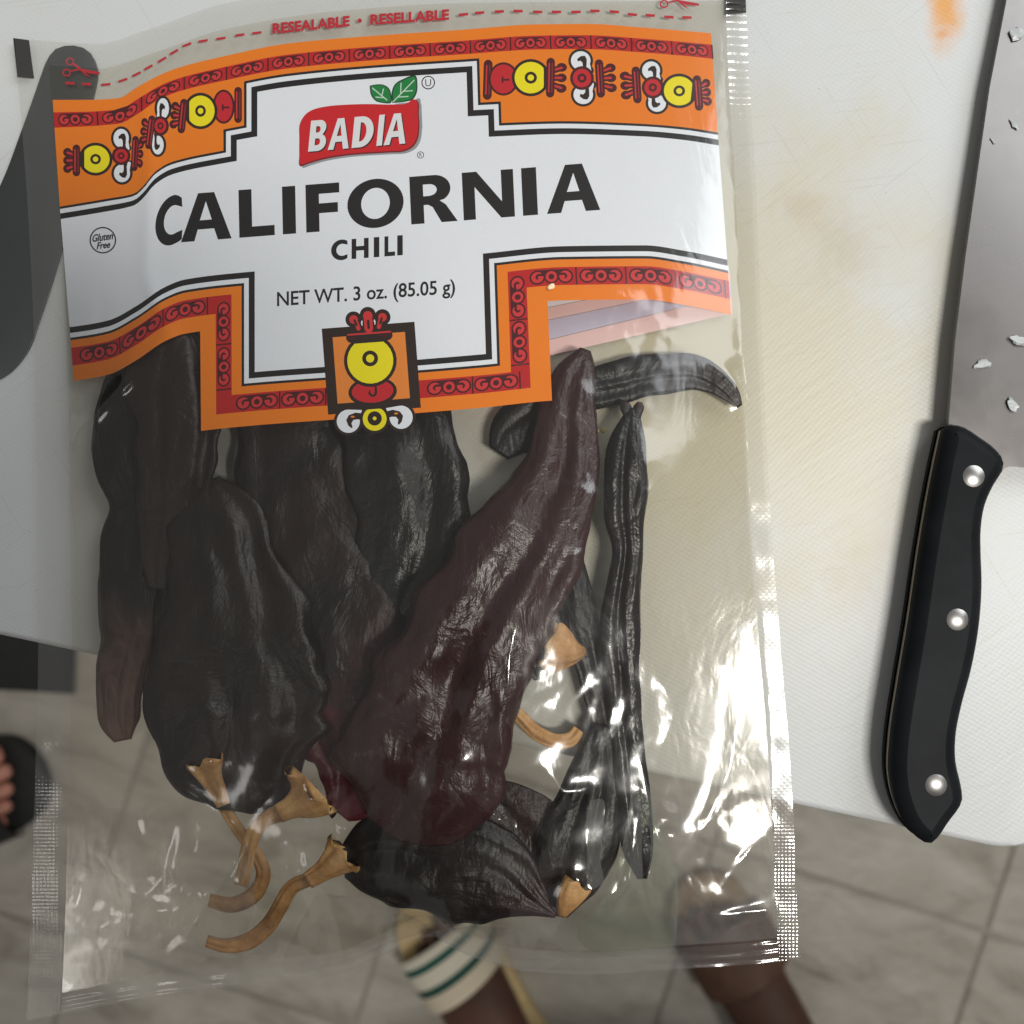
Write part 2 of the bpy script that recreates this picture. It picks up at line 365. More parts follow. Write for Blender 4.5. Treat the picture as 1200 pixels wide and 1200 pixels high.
# ------------------------------------------------------------------ knives
def offset_poly(poly, d):
    """inset a simple polygon (counter-clockwise positive) by d"""
    n = len(poly); out = []
    A = sum(poly[i][0]*poly[(i+1) % n][1] - poly[(i+1) % n][0]*poly[i][1] for i in range(n))
    sg = 1 if A > 0 else -1
    for i in range(n):
        p = Vector(poly[i]); a = (p - Vector(poly[i-1])).normalized(); b = (Vector(poly[(i+1) % n]) - p).normalized()
        na = Vector((-a.y, a.x)) * sg; nb = Vector((-b.y, b.x)) * sg
        k = na + nb; k = k / max(k.dot(na), 0.3)
        out.append(tuple(p + k * d))
    return out
knife = empty('kitchen_knife', P(1110, 745, 0))
tag(knife, 'kitchen knife with black three-rivet handle lying on the board at right', 'knife')
hz0, hz1, bz0, bz1 = 0.0004, 0.0110, 0.0045, 0.0063
hp = [(1107,503),(1113,498.5),(1121,498),(1150,513),(1170,529),(1177,540),(1176.5,549),(1166,567),(1155,592),(1150.5,620),(1150.5,650),(1151.5,680),(1148,735),(1139,785),(1127,830),(1121,862),(1120.5,890),(1127.5,924),(1129,935),(1111,966),(1096,986),(1090,990),(1083,987),(1065,970),(1051,940),(1044.5,905),(1046,870),(1056,800),(1067,735),(1081,640),(1095,560)]
cen = catmull([(x, y) for x, y in hp + hp[:1]], 120)[:-1]
hpoly = [P(x, y, 0.0092)[:2] for x, y in cen]
def scale_mesh(z0, z1, up):
    # one handle scale: flat at the tang, broad chamfer on the outer face
    rings = []
    for d, f in ((0.0, 0.0), (0.0, 0.45), (0.0007, 0.72), (0.0020, 0.93), (0.0032, 1.0)):
        rings.append([(x, y, z0 + (z1 - z0) * f) for x, y in offset_poly(hpoly, d)])
    v = [p for r in rings for p in r]; n = len(hpoly); f = []
    for r in range(len(rings) - 1):
        for i in range(n):
            q = (r*n+i, r*n+(i+1) % n, (r+1)*n+(i+1) % n, (r+1)*n+i); f.append(q if up else q[::-1])
    top = list(range((len(rings)-1)*n, len(rings)*n)); f.append(top if up else top[::-1])
    bot = list(range(n)); f.append(bot[::-1] if up else bot)
    return v, f
tz0, tz1 = 0.0043, 0.0066
def scale_obj(v, f):
    o = pydata('handle_scale', v, f, M_handle, knife); bm = bmesh.new(); bm.from_mesh(o.data)
    for q in [q for q in bm.faces if len(q.verts) > 4]:
        vs = list(q.verts); up = q.normal.z > 0; z = vs[0].co.z
        if (z - tz0) * (z - tz1) < 0 or abs(z - tz0) < 0.0003 or abs(z - tz1) < 0.0003: bm.faces.remove(q); continue
        r = delaunay_2d_cdt([Vector((w.co.x * 100, w.co.y * 100)) for w in vs], [], [list(range(len(vs)))], 1, 1e-6)
        nv = []
        for w, src in zip(r[0], r[3]): nv.append(vs[src[0]] if src else bm.verts.new((w.x / 100, w.y / 100, z)))
        bm.faces.remove(q)
        for t in r[2]:
            try: fc = bm.faces.new([nv[i] for i in t]); fc.normal_update(); fc.smooth = False
            except ValueError: continue
            if (fc.normal.z > 0) != (z > tz1): fc.normal_flip()
    bm.to_mesh(o.data); bm.free(); sharp_by_angle(o, 50)
v, f = scale_mesh(tz1 + 0.0001, hz1, True); scale_obj(v, f)
v, f = scale_mesh(tz0 - 0.0001, hz0, False); scale_obj(v, f)
prism('tang', offset_poly(hpoly, 0.0003), tz0, tz1, mat_steel('tang_steel', (0.42, 0.37, 0.30, 1), 0.4), knife, bevel=0.0003)
for (x, y) in ((1141, 558), (1122, 726), (1097, 920)):
    c = P(x, y, hz1); r = 0.0026; bm = bmesh.new(); rings = []
    for q in range(7):
        rr_ = r * (1 - q / 6); zz_ = hz1 + 0.00005 + 0.00042 * (1 - (rr_ / r) ** 2)
        rings.append([bm.verts.new((c[0] + rr_ * math.cos(2*PI*k/28), c[1] + rr_ * math.sin(2*PI*k/28), zz_)) for k in range(28)] if q < 6 else [bm.verts.new((c[0], c[1], zz_))])
    low_ = [bm.verts.new((v.co.x, v.co.y, hz1 - 0.003)) for v in rings[0]]
    for k in range(28):
        k1 = (k + 1) % 28; bm.faces.new((low_[k], low_[k1], rings[0][k1], rings[0][k]))
        for q in range(5): bm.faces.new((rings[q][k], rings[q][k1], rings[q+1][k1], rings[q+1][k]))
        bm.faces.new((rings[5][k], rings[5][k1], rings[6][0]))
    bm.faces.new(low_[::-1])
    sharp_by_angle(from_bm('rivet', bm, M_rivet, knife, True), 40)
# blade: spine at the left, belly far off to the right, heel by the handle
bl = [(1110,515),(1114,470),(1120,400),(1133,300),(1148,200),(1163,100),(1183,0),(1215,-180),(1262,-420),(1300,-560),(1326,-610),(1344,-600),(1360,-500),(1376,-300),(1374,0),(1356,250),(1326,430),(1292,520),(1262,556),(1235,553),(1200,547),(1185,546),(1177,549),(1172,556),(1150,556)]
bpoly = [P(x, y, bz1)[:2] for x, y in bl]
bm = bmesh.new(); n = len(bpoly)
ins = offset_poly(bpoly, 0.0)
# the blade tapers from the spine to the edge at the right
YH = P(0, 500)[1]; YT = P(0, -600)[1]
def droop(y): return -0.0043 * min(max((y - YH) / (YT - YH), 0.0), 1.0)
top = [bm.verts.new((x, y, droop(y) + (bz1 if 0 <= i <= 10 or i >= 20 else bz0 + 0.0006))) for i, (x, y) in enumerate(bpoly)]
bot = [bm.verts.new((x, y, bz0 + droop(y))) for x, y in bpoly]
bm.faces.new(top); bm.faces.new(bot[::-1])
for i in range(n): bm.faces.new((top[i-1], top[i], bot[i], bot[i-1])[::-1])
bmesh.ops.recalc_face_normals(bm, faces=bm.faces); bmesh.ops.triangulate(bm, faces=bm.faces)
o = from_bm('blade', bm, M_blade, knife, True); sharp_by_angle(o, 25)

def chip(name, px, py, rx, ry, rot, z, h, label, seed):
    bm = bmesh.new(); bmesh.ops.create_icosphere(bm, subdivisions=2, radius=1.0); h *= 0.5
    rnd = random.Random(seed); off = Vector((rnd.random()*9, rnd.random()*9, rnd.random()*9))
    s = 0.175e-3; cx, cy, _ = P(px, py, z); z = z + droop(cy); R = Matrix.Rotation(rot, 3, 'Z')
    for v in bm.verts:
        k = 1 + 0.75 * noise.noise(v.co * 1.5 + off)
        c = Vector((v.co.x * rx * s * k * (1 - 0.35 * v.co.y), v.co.y * ry * s * k, min(max(v.co.z, -0.4), 0.5) * h * (1 + 0.5 * v.co.x) + 0.4 * h)); c = R @ c
        v.co = (cx + c.x, cy + c.y, z + c.z)
    o = from_bm(name, bm, M_onion, None, False)
    return tag(o, label, 'onion', 'chopped onion bits on the knife blade')
bz = bz1 + 0.00005
chip('onion_piece', 1194, 36, 10, 9, 0.4, bz, 0.0016, 'largest white onion bit on the blade, near the top of the photo', 1)
chip('onion_piece', 1191, 143, 3, 7, 0.6, bz, 0.0006, 'thin white onion shred in the middle of the knife blade', 2)
chip('onion_piece', 1166, 163, 2, 6, 0.65, bz, 0.0005, 'thin slanted white shred close to the spine of the blade', 8)
chip('onion_piece', 1152, 427, 12, 6, 0.15, bz, 0.0011, 'white onion bit nearest to the spine, above the handle', 3)
chip('onion_piece', 1186, 474, 6, 11, 0.45, bz, 0.0011, 'white onion bit on the blade closest to the black handle', 4)
chip('onion_piece', 1194, 398, 12, 6, -0.35, bz, 0.0013, 'white onion bit on the blade cut by the right photo edge', 5)

# broad dull blade at the left, partly under the bag
k2 = empty('spreader_knife', P(30, 260, 0)); tag(k2, 'broad dull steel blade with a rounded end lying under the left edge of the bag', 'knife')
b2 = [(52,74),(62,58),(82,52),(102,58),(113,76),(108,120),(98,180),(84,240),(70,300),(58,340),(47,372),(30,415),(8,439),(-30,452),(-75,440),(-105,405),(-100,350),(-62,300),(-30,270),(0,215),(25,150)]
c2 = [P(x, y, 0.001)[:2] for x, y in catmull(b2 + b2[:1], 90)[:-1]]
prism('blade', c2, 0.00005, 0.0007, M_blade2, k2, bevel=0.0002)
hb = [(-62,300),(-100,350),(-140,420),(-330,700),(-360,730),(-385,722),(-385,690),(-200,400),(-130,290),(-95,262)]
prism('handle', [P(x, y, 0.004)[:2] for x, y in hb], 0.00075, 0.009, M_handle, k2, bevel=0.002, seg=3)

# ------------------------------------------------------------------ chili pods
POD_PTS = []      # (px, py, z) samples of everything the film has to clear
def tube(center, radii, zc, flat, seed, nr, ns, wr, name, mat, parent, end_col=False, squash=True, jag=0.0):
    """centre line in px with radius in px, heights in metres"""
    c = catmull([(x, y, r, z, fl) for (x, y), r, z, fl in zip(center, radii, zc, flat)], nr)
    rnd = random.Random(seed); ph = [rnd.uniform(0, 6.28) for _ in range(16)]; off = Vector((rnd.uniform(0, 50), rnd.uniform(0, 50), rnd.uniform(0, 50)))
    v = []; along = []
    gro = [(rnd.uniform(-0.75, 0.75), rnd.uniform(0.10, 0.22), rnd.uniform(0.25, 0.6), rnd.uniform(0, 9)) for _ in range(5 if seed == 14 else 3)] if name == 'pod' else []
    okk = (0.26 if seed == 14 else 0.20) if name == 'pod' else 0.08
    T = np.gradient(c[:, :2], axis=0); T /= np.linalg.norm(T, axis=1)[:, None] + 1e-9
    L = np.r_[0, np.cumsum(np.linalg.norm(np.diff(c[:, :2], axis=0), axis=1))]
    for i in range(nr):
        x, y, r, z, fl = c[i]; r = max(r, 0.3); t = i / (nr - 1); nx, ny = -T[i][1], T[i][0]
        for j in range(ns):
            a = 2 * PI * j / ns
            l = L[i] * 0.012
            fold = 0.0
            for k in (2, 3, 5, 7, 11):
                fold += math.sin(k * a + ph[k] + 1.6 * noise.noise(Vector((l * 1.3, k * 3.1, 0)) + off) * 2.2) / (k ** 0.75)
            cr = noise.noise(Vector((math.cos(a) * 1.6, math.sin(a) * 1.6, l * 0.8)) + off)
            rid = 1 - abs(noise.noise(Vector((math.cos(a) * 2.6, math.sin(a) * 2.6, l * 1.15)) + off)) * 2
            fine = noise.noise(Vector((math.cos(a) * 5, math.sin(a) * 5, l * 3.6)) + off)
            w = wr * (0.30 * fold + 0.55 * cr + 0.35 * rid * rid + 0.22 * fine)
            ca, sa = math.cos(a), math.sin(a)
            side = 3.0 if ca > 0 else 8.0
            kink = okk * abs(ca) * (noise.noise(Vector((l * 1.5, side, 0.3)) + off) + 0.3 * noise.noise(Vector((l * 2.6, side, 5.3)) + off))
            furrow = 1.0
            for gu, gw, ga, gp in gro:
                u_ = gu + 0.35 * noise.noise(Vector((l * 0.7, gp, 0)) + off); furrow -= ga * math.exp(-((ca - u_) / gw) ** 2) * max(0.0, min(1.0, t * 6)) * (0.6 + 0.8 * noise.noise(Vector((l * 0.9, gp, 4)) + off))
            lat = r * (1 + 0.33 * w + kink) * ca
            hh = r * fl * 0.2125e-3 * (abs(sa) ** 0.75) * (1 if sa > 0 else -1) * (1 + 1.05 * w) * max(furrow, 0.15)
            e = jag * math.sin(a * 5 + ph[3]) * r * (1 if i == 0 else (0.5 if i == 1 else 0))
            v.append(P(x + nx * lat - T[i][0] * e, y + ny * lat - T[i][1] * e, max(z + hh, 0.0013))); along.append(t)
    f = [(i*ns+j, i*ns+(j+1) % ns, (i+1)*ns+(j+1) % ns, (i+1)*ns+j) for i in range(nr-1) for j in range(ns)]
    f.append(tuple(range(ns))[::-1]); f.append(tuple(range((nr-1)*ns, nr*ns)))
    me = bpy.data.meshes.new(name); me.from_pydata(v, [], f); me.update()
    bm = bmesh.new(); bm.from_mesh(me); bmesh.ops.recalc_face_normals(bm, faces=bm.faces); bm.to_mesh(me); bm.free()
    at = me.attributes.new('along', 'FLOAT', 'POINT'); at.data.foreach_set('value', along)
    o = link(name, me, mat, parent)
    vv = np.array(v); s = F / (H - vv[:, 2]); POD_PTS.append(np.c_[600 + vv[:, 0]*s, 600 - vv[:, 1]*s, vv[:, 2]])
    return o
DK = (0.0065, 0.0055, 0.006, 1); BLUE = (0.008, 0.0095, 0.011, 1); BRN = (0.024, 0.0125, 0.0105, 1); PUR = (0.026, 0.0115, 0.014, 1); OLV = (0.013, 0.0105, 0.0065, 1); RED = (0.10, 0.014, 0.022, 1)
def pod(px_list, label, seed, z, flat, mats, wr=0.30, stems=(), gloss=0.36):
    pts = [(p[0], p[1]) for p in px_list]; rr = [p[2] for p in px_list]
    n = len(pts); z = z if isinstance(z, (list, tuple)) else [z] * n; fl = flat if isinstance(flat, (list, tuple)) else [flat] * n
    root = empty('dried_chili', P(pts[n//2][0], pts[n//2][1], 0)); tag(root, label, 'chili', 'dried chilies in the clear bag')
    L = sum(math.dist(pts[i], pts[i+1]) for i in range(n-1))
    tube(pts, rr, z, fl, seed, int(max(40, L / 3.6)), 56, wr, 'pod', mat_pod('chili_skin', *mats, gloss=gloss), root)
    for kind, st, sz in stems:
        p2 = [(p[0], p[1]) for p in st]; r2 = [p[2] * (0.90 if kind == 'stem' else 1.1) for p in st]
        tube(p2, r2, [sz] * len(st) if not isinstance(sz, (list, tuple)) else sz, [0.62] * len(st), seed + 50, int(max(16, sum(math.dist(p2[i], p2[i+1]) for i in range(len(p2)-1)) / 3)), 36, 0.55, kind, M_stem, root, jag=0.20 if kind == 'calyx' else 0.0)
    return root
mm = 0.001
# back layer
pod([(178,405,22),(168,440,40),(156,500,45),(158,545,42),(164,595,36),(155,650,34),(149,705,32),(147,760,30),(139,815,27),(140,848,21),(144,868,10)], 'long dried chili along the left side of the bag with a brown wrinkled tip', 11, [5*mm]*4+[4.5*mm]*4+[5*mm]*3, [0.30]*6+[0.42]*5, (BLUE, DK, (0.15, 0.085, 0.066, 1)), 0.46)
pod([(195,355,8),(197,370,22),(198,385,30),(202,430,48),(206,488,55),(204,545,46),(200,600,38),(190,650,26),(186,690,12)], 'brown dried chili emerging below the left orange wing of the label', 12, [9*mm]*6+[7*mm]*3, 0.26, (BRN, (0.024, 0.013, 0.011, 1), BRN), 0.30)
pod([(316,392,12),(322,415,38),(325,440,52),(340,520,64),(352,600,72),(370,690,80),(390,780,82),(415,850,72),(420,905,52),(408,935,36),(395,952,16)], 'broad dark chili in the middle with a reddish purple lower end', 13, [6.5*mm]*11, 0.24, (DK, BRN, RED), 0.36)
pod([(236,566,22),(247,594,46),(258,655,63),(268,720,84),(274,790,97),(278,850,102),(287,890,92),(300,924,60),(305,944,36),(306,953,12)], 'largest dark olive chili at the left with a bare tan stem below it', 14, [7*mm,8*mm,9*mm,10*mm,10*mm,9.5*mm,9*mm,8*mm,8*mm,8*mm], 0.23, (OLV, (0.026, 0.017, 0.012, 1), (0.020, 0.009, 0.008, 1)), 0.32,
    stems=(('calyx', [(240,893,20),(246,910,13),(256,930,9),(262,944,7)], 13*mm), ('stem', [(262,944,8),(276,968,8),(297,996,9),(308,1022,9),(299,1046,10),(274,1060,10),(245,1055,9)], 7*mm)))
pod([(456,425,16),(459,445,44),(462,470,60),(470,520,70),(478,580,72),(480,640,66),(470,690,48),(462,720,20)], 'blackish chili just under the emblem at the bottom of the label', 15, 7*mm, 0.30, (BLUE, (0.013, 0.014, 0.016, 1), BLUE), 0.36, gloss=0.32)
pod([(583,530,14),(596,512,26),(622,492,30),(665,464,26),(720,449,25),(780,437,23),(818,437,20),(842,449,15),(857,464,10),(866,477,4)], 'curved chili lying crosswise under the right wing of the label', 16, [4.4*mm]*10, 0.28, (BLUE, DK, (0.022, 0.013, 0.012, 1)), 0.30)
pod([(634,600,30),(648,650,33),(662,690,32),(677,735,27),(690,775,18),(697,805,16),(706,845,13),(716,884,4)], 'narrow dark chili between the big front chili and the slender right one', 17, 5*mm, 0.36, (BLUE, DK, (0.026, 0.014, 0.010, 1)), 0.34)
pod([(596,700,14),(608,722,26),(622,752,27),(630,778,20),(634,796,8)], 'small dark chili with a torn tan calyx beside the front chili', 18, 7*mm, 0.40, ((0.010, 0.011, 0.008, 1), DK, OLV), 0.34, gloss=0.28,
    stems=(('calyx', [(640,756,22),(650,759,26),(662,762,21),(675,764,12),(687,763,3)], 8*mm),))
pod([(520,735,22),(545,765,34),(568,795,32),(588,818,22),(598,828,10)], 'chili hidden behind the front one, only its hooked tan stem showing', 19, 4*mm, 0.28, (DK, BRN, BRN), 0.25,
    stems=(('stem', [(596,826,9),(612,843,9),(630,860,10),(652,869,10),(670,866,10),(679,855,9)], 4*mm),))
pod([(402,1012,18),(418,1010,36),(450,1006,52),(500,1012,60),(550,1020,60),(598,1036,47),(628,1056,22),(652,1073,4)], 'dark chili lying crosswise at the bottom of the bag', 20, 7*mm, 0.28, (DK, (0.013, 0.011, 0.012, 1), (0.030, 0.010, 0.014, 1)), 0.30,
    stems=(('calyx', [(404,1000,24),(392,1010,17),(376,1022,11),(360,1032,9)], 10*mm), ('stem', [(364,1030,9),(342,1040,10),(328,1062,10),(312,1086,10),(290,1103,10),(262,1108,9),(242,1103,8)], 8*mm)))
pod([(707,850,16),(700,900,30),(688,952,42),(674,1002,46),(660,1044,33),(655,1074,10)], 'short dark chili at the bottom right with a small tan calyx', 21, 6*mm, 0.34, (BLUE, DK, BRN), 0.34,
    stems=(('calyx', [(676,1036,16),(668,1050,14),(662,1064,9),(659,1074,4)], 12*mm),))
pod([(556,925,14),(580,945,36),(612,972,46),(640,1005,42),(655,1035,24),(662,1058,8)], 'dark brown chili wedged between the crosswise chili and the short one', 31, 3.6*mm, 0.22, (BRN, (0.032, 0.017, 0.014, 1), BRN), 0.30)
# front layer
pod([(742,478,6),(740,490,11),(736,515,20),(733,560,25),(732,605,24),(735,640,18),(732,680,20),(728,725,24),(728,765,25),(731,800,22),(734,845,18),(738,890,18),(743,935,20),(747,975,20),(751,1008,14),(753,1030,6)], 'slender upright chili at the right with a forked tip', 22, [9*mm]*5+[8*mm]*11, 0.52, (BLUE, (0.014, 0.012, 0.014, 1), DK), 0.22, gloss=0.22)
pod([(686,409,6),(682,420,14),(672,447,26),(664,495,35),(660,545,42),(640,600,58),(602,668,72),(562,738,80),(528,805,90),(500,868,100),(485,915,96),(468,952,64),(452,974,22)], 'large purplish front chili running diagonally from the label down to the stems', 23, [7*mm,7.6*mm,8.6*mm,9.6*mm,10.5*mm,12.5*mm,14.5*mm,15.5*mm,15.5*mm,15*mm,14*mm,13*mm,12.5*mm], [0.5]*3+[0.40]*2+[0.30]*8, (PUR, (0.032, 0.015, 0.018, 1), (0.030, 0.008, 0.009, 1)), 0.24, gloss=0.27,
    stems=(('calyx', [(366,928,34),(356,938,22),(342,946,13),(326,954,10)], 15*mm), ('stem', [(330,952,11),(312,960,10),(298,976,10),(290,1000,10),(286,1022,10),(282,1038,9)], 13.5*mm)))
LAST = [o for o in bpy.data.objects if o.name.startswith('dried_chili') and o.get('label', '').startswith('slender')][0]
for pts in ([(739,494,8),(736,484,6.5),(732,475,6),(730,471,3)], [(742,494,8),(746,484,6.5),(749,476,6),(750,471,3)]):
    tube([(p[0], p[1]) for p in pts], [p[2] for p in pts], [9*mm]*4, [0.6]*4, 77, 14, 18, 0.2, 'tip_lobe', mat_pod('chili_skin', DK, BRN, (0.03, 0.012, 0.012, 1)), LAST)
# forked dry end on the slender chili's tip is a sub-shape of its pod: two short lobes
M_seed = mat_noise('chili_seed', lin(176, 150, 92), lin(204, 182, 124), 500, 0.4)
for k, (x, y, sl) in enumerate([(698, 506, 'pale chili seed touching the right side of the big front chili'), (707, 504, 'topmost pale chili seed loose in the gap between two chilies'), (712, 528, 'pale chili seed beside the forked tip of the slender chili'), (712, 605, 'pale chili seed halfway down the left side of the slender chili'), (724, 646, 'lowest pale chili seed, at the waist of the slender chili')]):
    bm = bmesh.new(); bmesh.ops.create_icosphere(bm, subdivisions=2, radius=1.0); c = P(x, y, 0.0022)
    a = random.uniform(0, 3); R = Matrix.Rotation(a, 3, 'Z')
    for v in bm.verts:
        q = R @ Vector((v.co.x * 0.00085 * (1 + 0.2 * v.co.x), v.co.y * 0.0007, v.co.z * 0.0004 * (1 - 0.5 * (v.co.x**2 + v.co.y**2 < 0.3)))); v.co = (c[0] + q.x, c[1] + q.y, c[2] + q.z)
    tag(from_bm('chili_seed', bm, M_seed, None, True), sl, 'seed', 'loose chili seeds')

# ------------------------------------------------------------------ the film: shape of the filled bag
Lx = hermite([45, 130, 250, 400, 550, 750, 850, 950, 1080, 1196], [17, 24, 33, 40, 43, 45, 43, 40, 36, 31])
Rx = hermite([-30, 100, 200, 400, 600, 760, 880, 960, 1060, 1126], [873, 878, 885, 893, 903, 915, 925, 930, 934, 938])
Ty = hermite([17, 60, 112, 180, 262, 400, 600, 873], [45, 48, 51, 32, 4, -18, -28, -30])
By = hermite([31, 76, 204, 288, 400, 450, 507, 533, 577, 620, 690, 775, 910, 938], [1196, 1188, 1163, 1153, 1141, 1119, 1098, 1113, 1130, 1138, 1142, 1137, 1127, 1122])
GS = 2.5; GX = np.arange(-10, 970, GS); GY = np.arange(-60, 1230, GS); nx, ny = len(GX), len(GY)
PX, PY = np.meshgrid(GX, GY)
inside = (PX > Lx(PY)) & (PX < Rx(PY)) & (PY > Ty(PX)) & (PY < By(PX))
obst = np.zeros_like(PX)
for pts in POD_PTS:
    i = np.round((pts[:, 0] - GX[0]) / GS).astype(int); j = np.round((pts[:, 1] - GY[0]) / GS).astype(int)
    ok = (i >= 0) & (i < nx) & (j >= 0) & (j < ny); np.maximum.at(obst, (j[ok], i[ok]), pts[ok, 2])
def shift_max(a, n=1):
    for _ in range(n):
        b = a.copy(); b[1:] = np.maximum(b[1:], a[:-1]); b[:-1] = np.maximum(b[:-1], a[1:]); b[:, 1:] = np.maximum(b[:, 1:], a[:, :-1]); b[:, :-1] = np.maximum(b[:, :-1], a[:, 1:]); a = b
    return a
def blur(a, n):
    for _ in range(n):
        p = np.pad(a, 1, mode='edge'); a = (p[1:-1, 1:-1] * 4 + 2 * (p[:-2, 1:-1] + p[2:, 1:-1] + p[1:-1, :-2] + p[1:-1, 2:]) + p[:-2, :-2] + p[2:, 2:] + p[:-2, 2:] + p[2:, :-2]) / 16
    return a
obst = shift_max(obst, 2)
obst = np.maximum(obst, blur(obst, 3))
labelmask = ((PY < 340) | ((PX > 225) & (PX < 645) & (PY < 520))).astype(float)
labelmask = blur(labelmask, 30)
soft = np.maximum(blur(shift_max(obst, 4), 60) , 0)
obst_f = (obst + 0.0004) * (1 - labelmask) + np.maximum(soft, obst * 0 ) * labelmask + labelmask * 0.0006
ZB = 0.0017    # sealed rim height
seal = inside & ((PX < Lx(PY) + 38) | (PX > Rx(PY) - 26) | (PY > By(PX) - 22) | (PY < Ty(PX) + 26))
def membrane(ob, fixed, z0, it, press):
    z = np.where(fixed, z0, np.maximum(ob, z0))
    for _ in range(it):
        p = np.pad(z, 1, mode='edge'); z = 0.25 * (p[:-2, 1:-1] + p[2:, 1:-1] + p[1:-1, :-2] + p[1:-1, 2:]) + press
        z = np.maximum(z, ob); z = np.where(fixed, z0, z)
    return z
# coarse to fine
fixed = seal | ~inside
k = 4
zc = membrane(obst_f[::k, ::k], fixed[::k, ::k], ZB, 900, 2.2e-6 * k * k * 0.12)
zi = np.repeat(np.repeat(zc, k, 0), k, 1)[:ny, :nx]
zi = blur(zi, 12)
Z = np.where(fixed, ZB, np.maximum(zi, obst_f))
for _ in range(160):
    p = np.pad(Z, 1, mode='edge'); Z = 0.25 * (p[:-2, 1:-1] + p[2:, 1:-1] + p[1:-1, :-2] + p[1:-1, 2:]) + 2.2e-6 * 0.12
    Z = np.maximum(Z, obst_f); Z = np.where(fixed, ZB, Z)
# creases pressed into the film
def dist_poly(pl):
    best = np.full(PX.shape, 1e9); tt = np.zeros(PX.shape); n = len(pl) - 1
    for i in range(n):
        (ax, ay), (bx, by) = pl[i], pl[i+1]; dx, dy = bx - ax, by - ay
        t = np.clip(((PX - ax)*dx + (PY - ay)*dy) / (dx*dx + dy*dy), 0, 1); d = np.hypot(PX - ax - t*dx, PY - ay - t*dy)
        m = d < best; best = np.where(m, d, best); tt = np.where(m, (i + t) / n, tt)
    return best, tt
creases = [
 ([(899,690),(886,735),(864,780),(869,828),(858,900),(832,960),(792,1035)], 2.6, 16), ([(893,770),(880,830),(884,870),(872,930)], 0.8, 7),
 ([(70,520),(80,560),(91,620),(89,680),(80,760),(96,830),(92,890)], 1.5, 7), ([(198,392),(155,440),(112,488),(72,522)], 2.0, 10),
 ([(290,985),(266,1030),(226,1080),(204,1165)], 1.6, 6), ([(330,980),(385,1052),(405,1130)], 1.0, 8), ([(300,1075),(345,1110),(410,1140)], 0.8, 5),
 ([(385,1050),(450,1056),(508,1094)], 1.1, 5), ([(450,1115),(480,1095),(508,1094),(560,1120),(620,1134)], 1.2, 6), ([(905,965),(870,1010),(825,1076)], 1.0, 5), ([(812,1080),(932,1062)], 0.9, 4),
 ([(700,1100),(738,1035),(748,950)], 1.3, 7), ([(735,1025),(768,1095)], 1.0, 6), ([(665,1115),(735,1032)], 0.9, 6), ([(768,1000),(790,1060),(782,1120)], 1.2, 7), ([(752,900),(764,960),(790,1030)], 1.0, 5),
 ([(672,650),(610,715),(596,770),(592,850)], 1.4, 6), ([(166,90),(176,200),(172,320),(196,396)], 1.2, 10),
 ([(60,985),(84,1040),(70,1090)], 1.1, 6), ([(110,1085),(180,1075),(250,1090)], 1.0, 7), ([(95,1000),(140,1050),(200,1060)], 0.9, 8), ([(205,960),(190,1020),(160,1060)], 0.8, 7), ([(330,1130),(260,1125),(180,1140)], 0.9, 6), ([(100,960),(120,1000)], 0.8, 6), ([(150,930),(165,990)], 1.0, 7), ([(150,880),(220,930),(280,970)], 0.9, 6), ([(60,960),(85,1010)], 0.7, 5), ([(90,870),(70,930),(82,980)], 0.7, 6),
 ([(770,790),(795,830),(770,900)], 0.6, 14), ([(640,900),(660,930),(700,925)], 0.9, 12), ([(840,480),(880,560),(860,640)], 0.35, 10), ([(620,560),(700,580)], 0.3, 8)]
ins_soft = blur((inside & ~seal).astype(float), 6)
for pl, A, w in creases:
    d, t = dist_poly(pl); Z += A * mm * np.exp(-(np.sqrt(d*d + 2.0) - 1.4) / w) * np.clip(np.sin(PI * np.clip(t, 0.04, 0.96)), 0, 1) ** 0.5 * ins_soft * (1 - 0.5 * labelmask)
# loose crinkle of the film, stronger towards the free corners
cr = np.zeros_like(PX)
sub = 4
for jj in range(0, ny, sub):
    for ii in range(0, nx, sub):
        x, y = GX[ii], GY[jj]
        a = noise.noise(Vector((x * 0.011, y * 0.008, 3.3))); b = noise.noise(Vector((x * 0.024 + y * 0.012, y * 0.019, 7.7))); c_ = abs(noise.noise(Vector((x * 0.015 + 0.4 * b, y * 0.013, 1.9))))
        cr[jj, ii] = 0.55 * a + 0.25 * b - 0.9 * c_ + 0.35
cr = cr[::sub, ::sub]
def upsample(a, k):
    jy = np.arange(ny) / k; ix = np.arange(nx) / k; j0 = np.clip(jy.astype(int), 0, a.shape[0]-2); i0 = np.clip(ix.astype(int), 0, a.shape[1]-2)
    fy = np.clip(jy - j0, 0, 1)[:, None]; fx = np.clip(ix - i0, 0, 1)[None, :]
    return (a[j0][:, i0]*(1-fy)*(1-fx) + a[j0+1][:, i0]*fy*(1-fx) + a[j0][:, i0+1]*(1-fy)*fx + a[j0+1][:, i0+1]*fy*fx)
cr = upsample(cr, sub)
cr2 = np.zeros_like(PX)
for jj in range(0, ny, 2):
    for ii in range(0, nx, 2):
        if not inside[jj, ii]: continue
        x, y = GX[ii], GY[jj]
        wx = x + 14 * noise.noise(Vector((x * 0.02, y * 0.02, 11.0))); wy = y + 14 * noise.noise(Vector((x * 0.02, y * 0.02, 21.0)))
        q1 = noise.noise(Vector((wx * 0.050 + wy * 0.022, wy * 0.026, 31.0))); q2 = noise.noise(Vector((wx * 0.085, wy * 0.075 - wx * 0.03, 41.0)))
        cr2[jj:jj+2, ii:ii+2] = (1 - abs(q1) * 2.2) * 0.6 + (1 - abs(q2) * 2.2) * 0.35
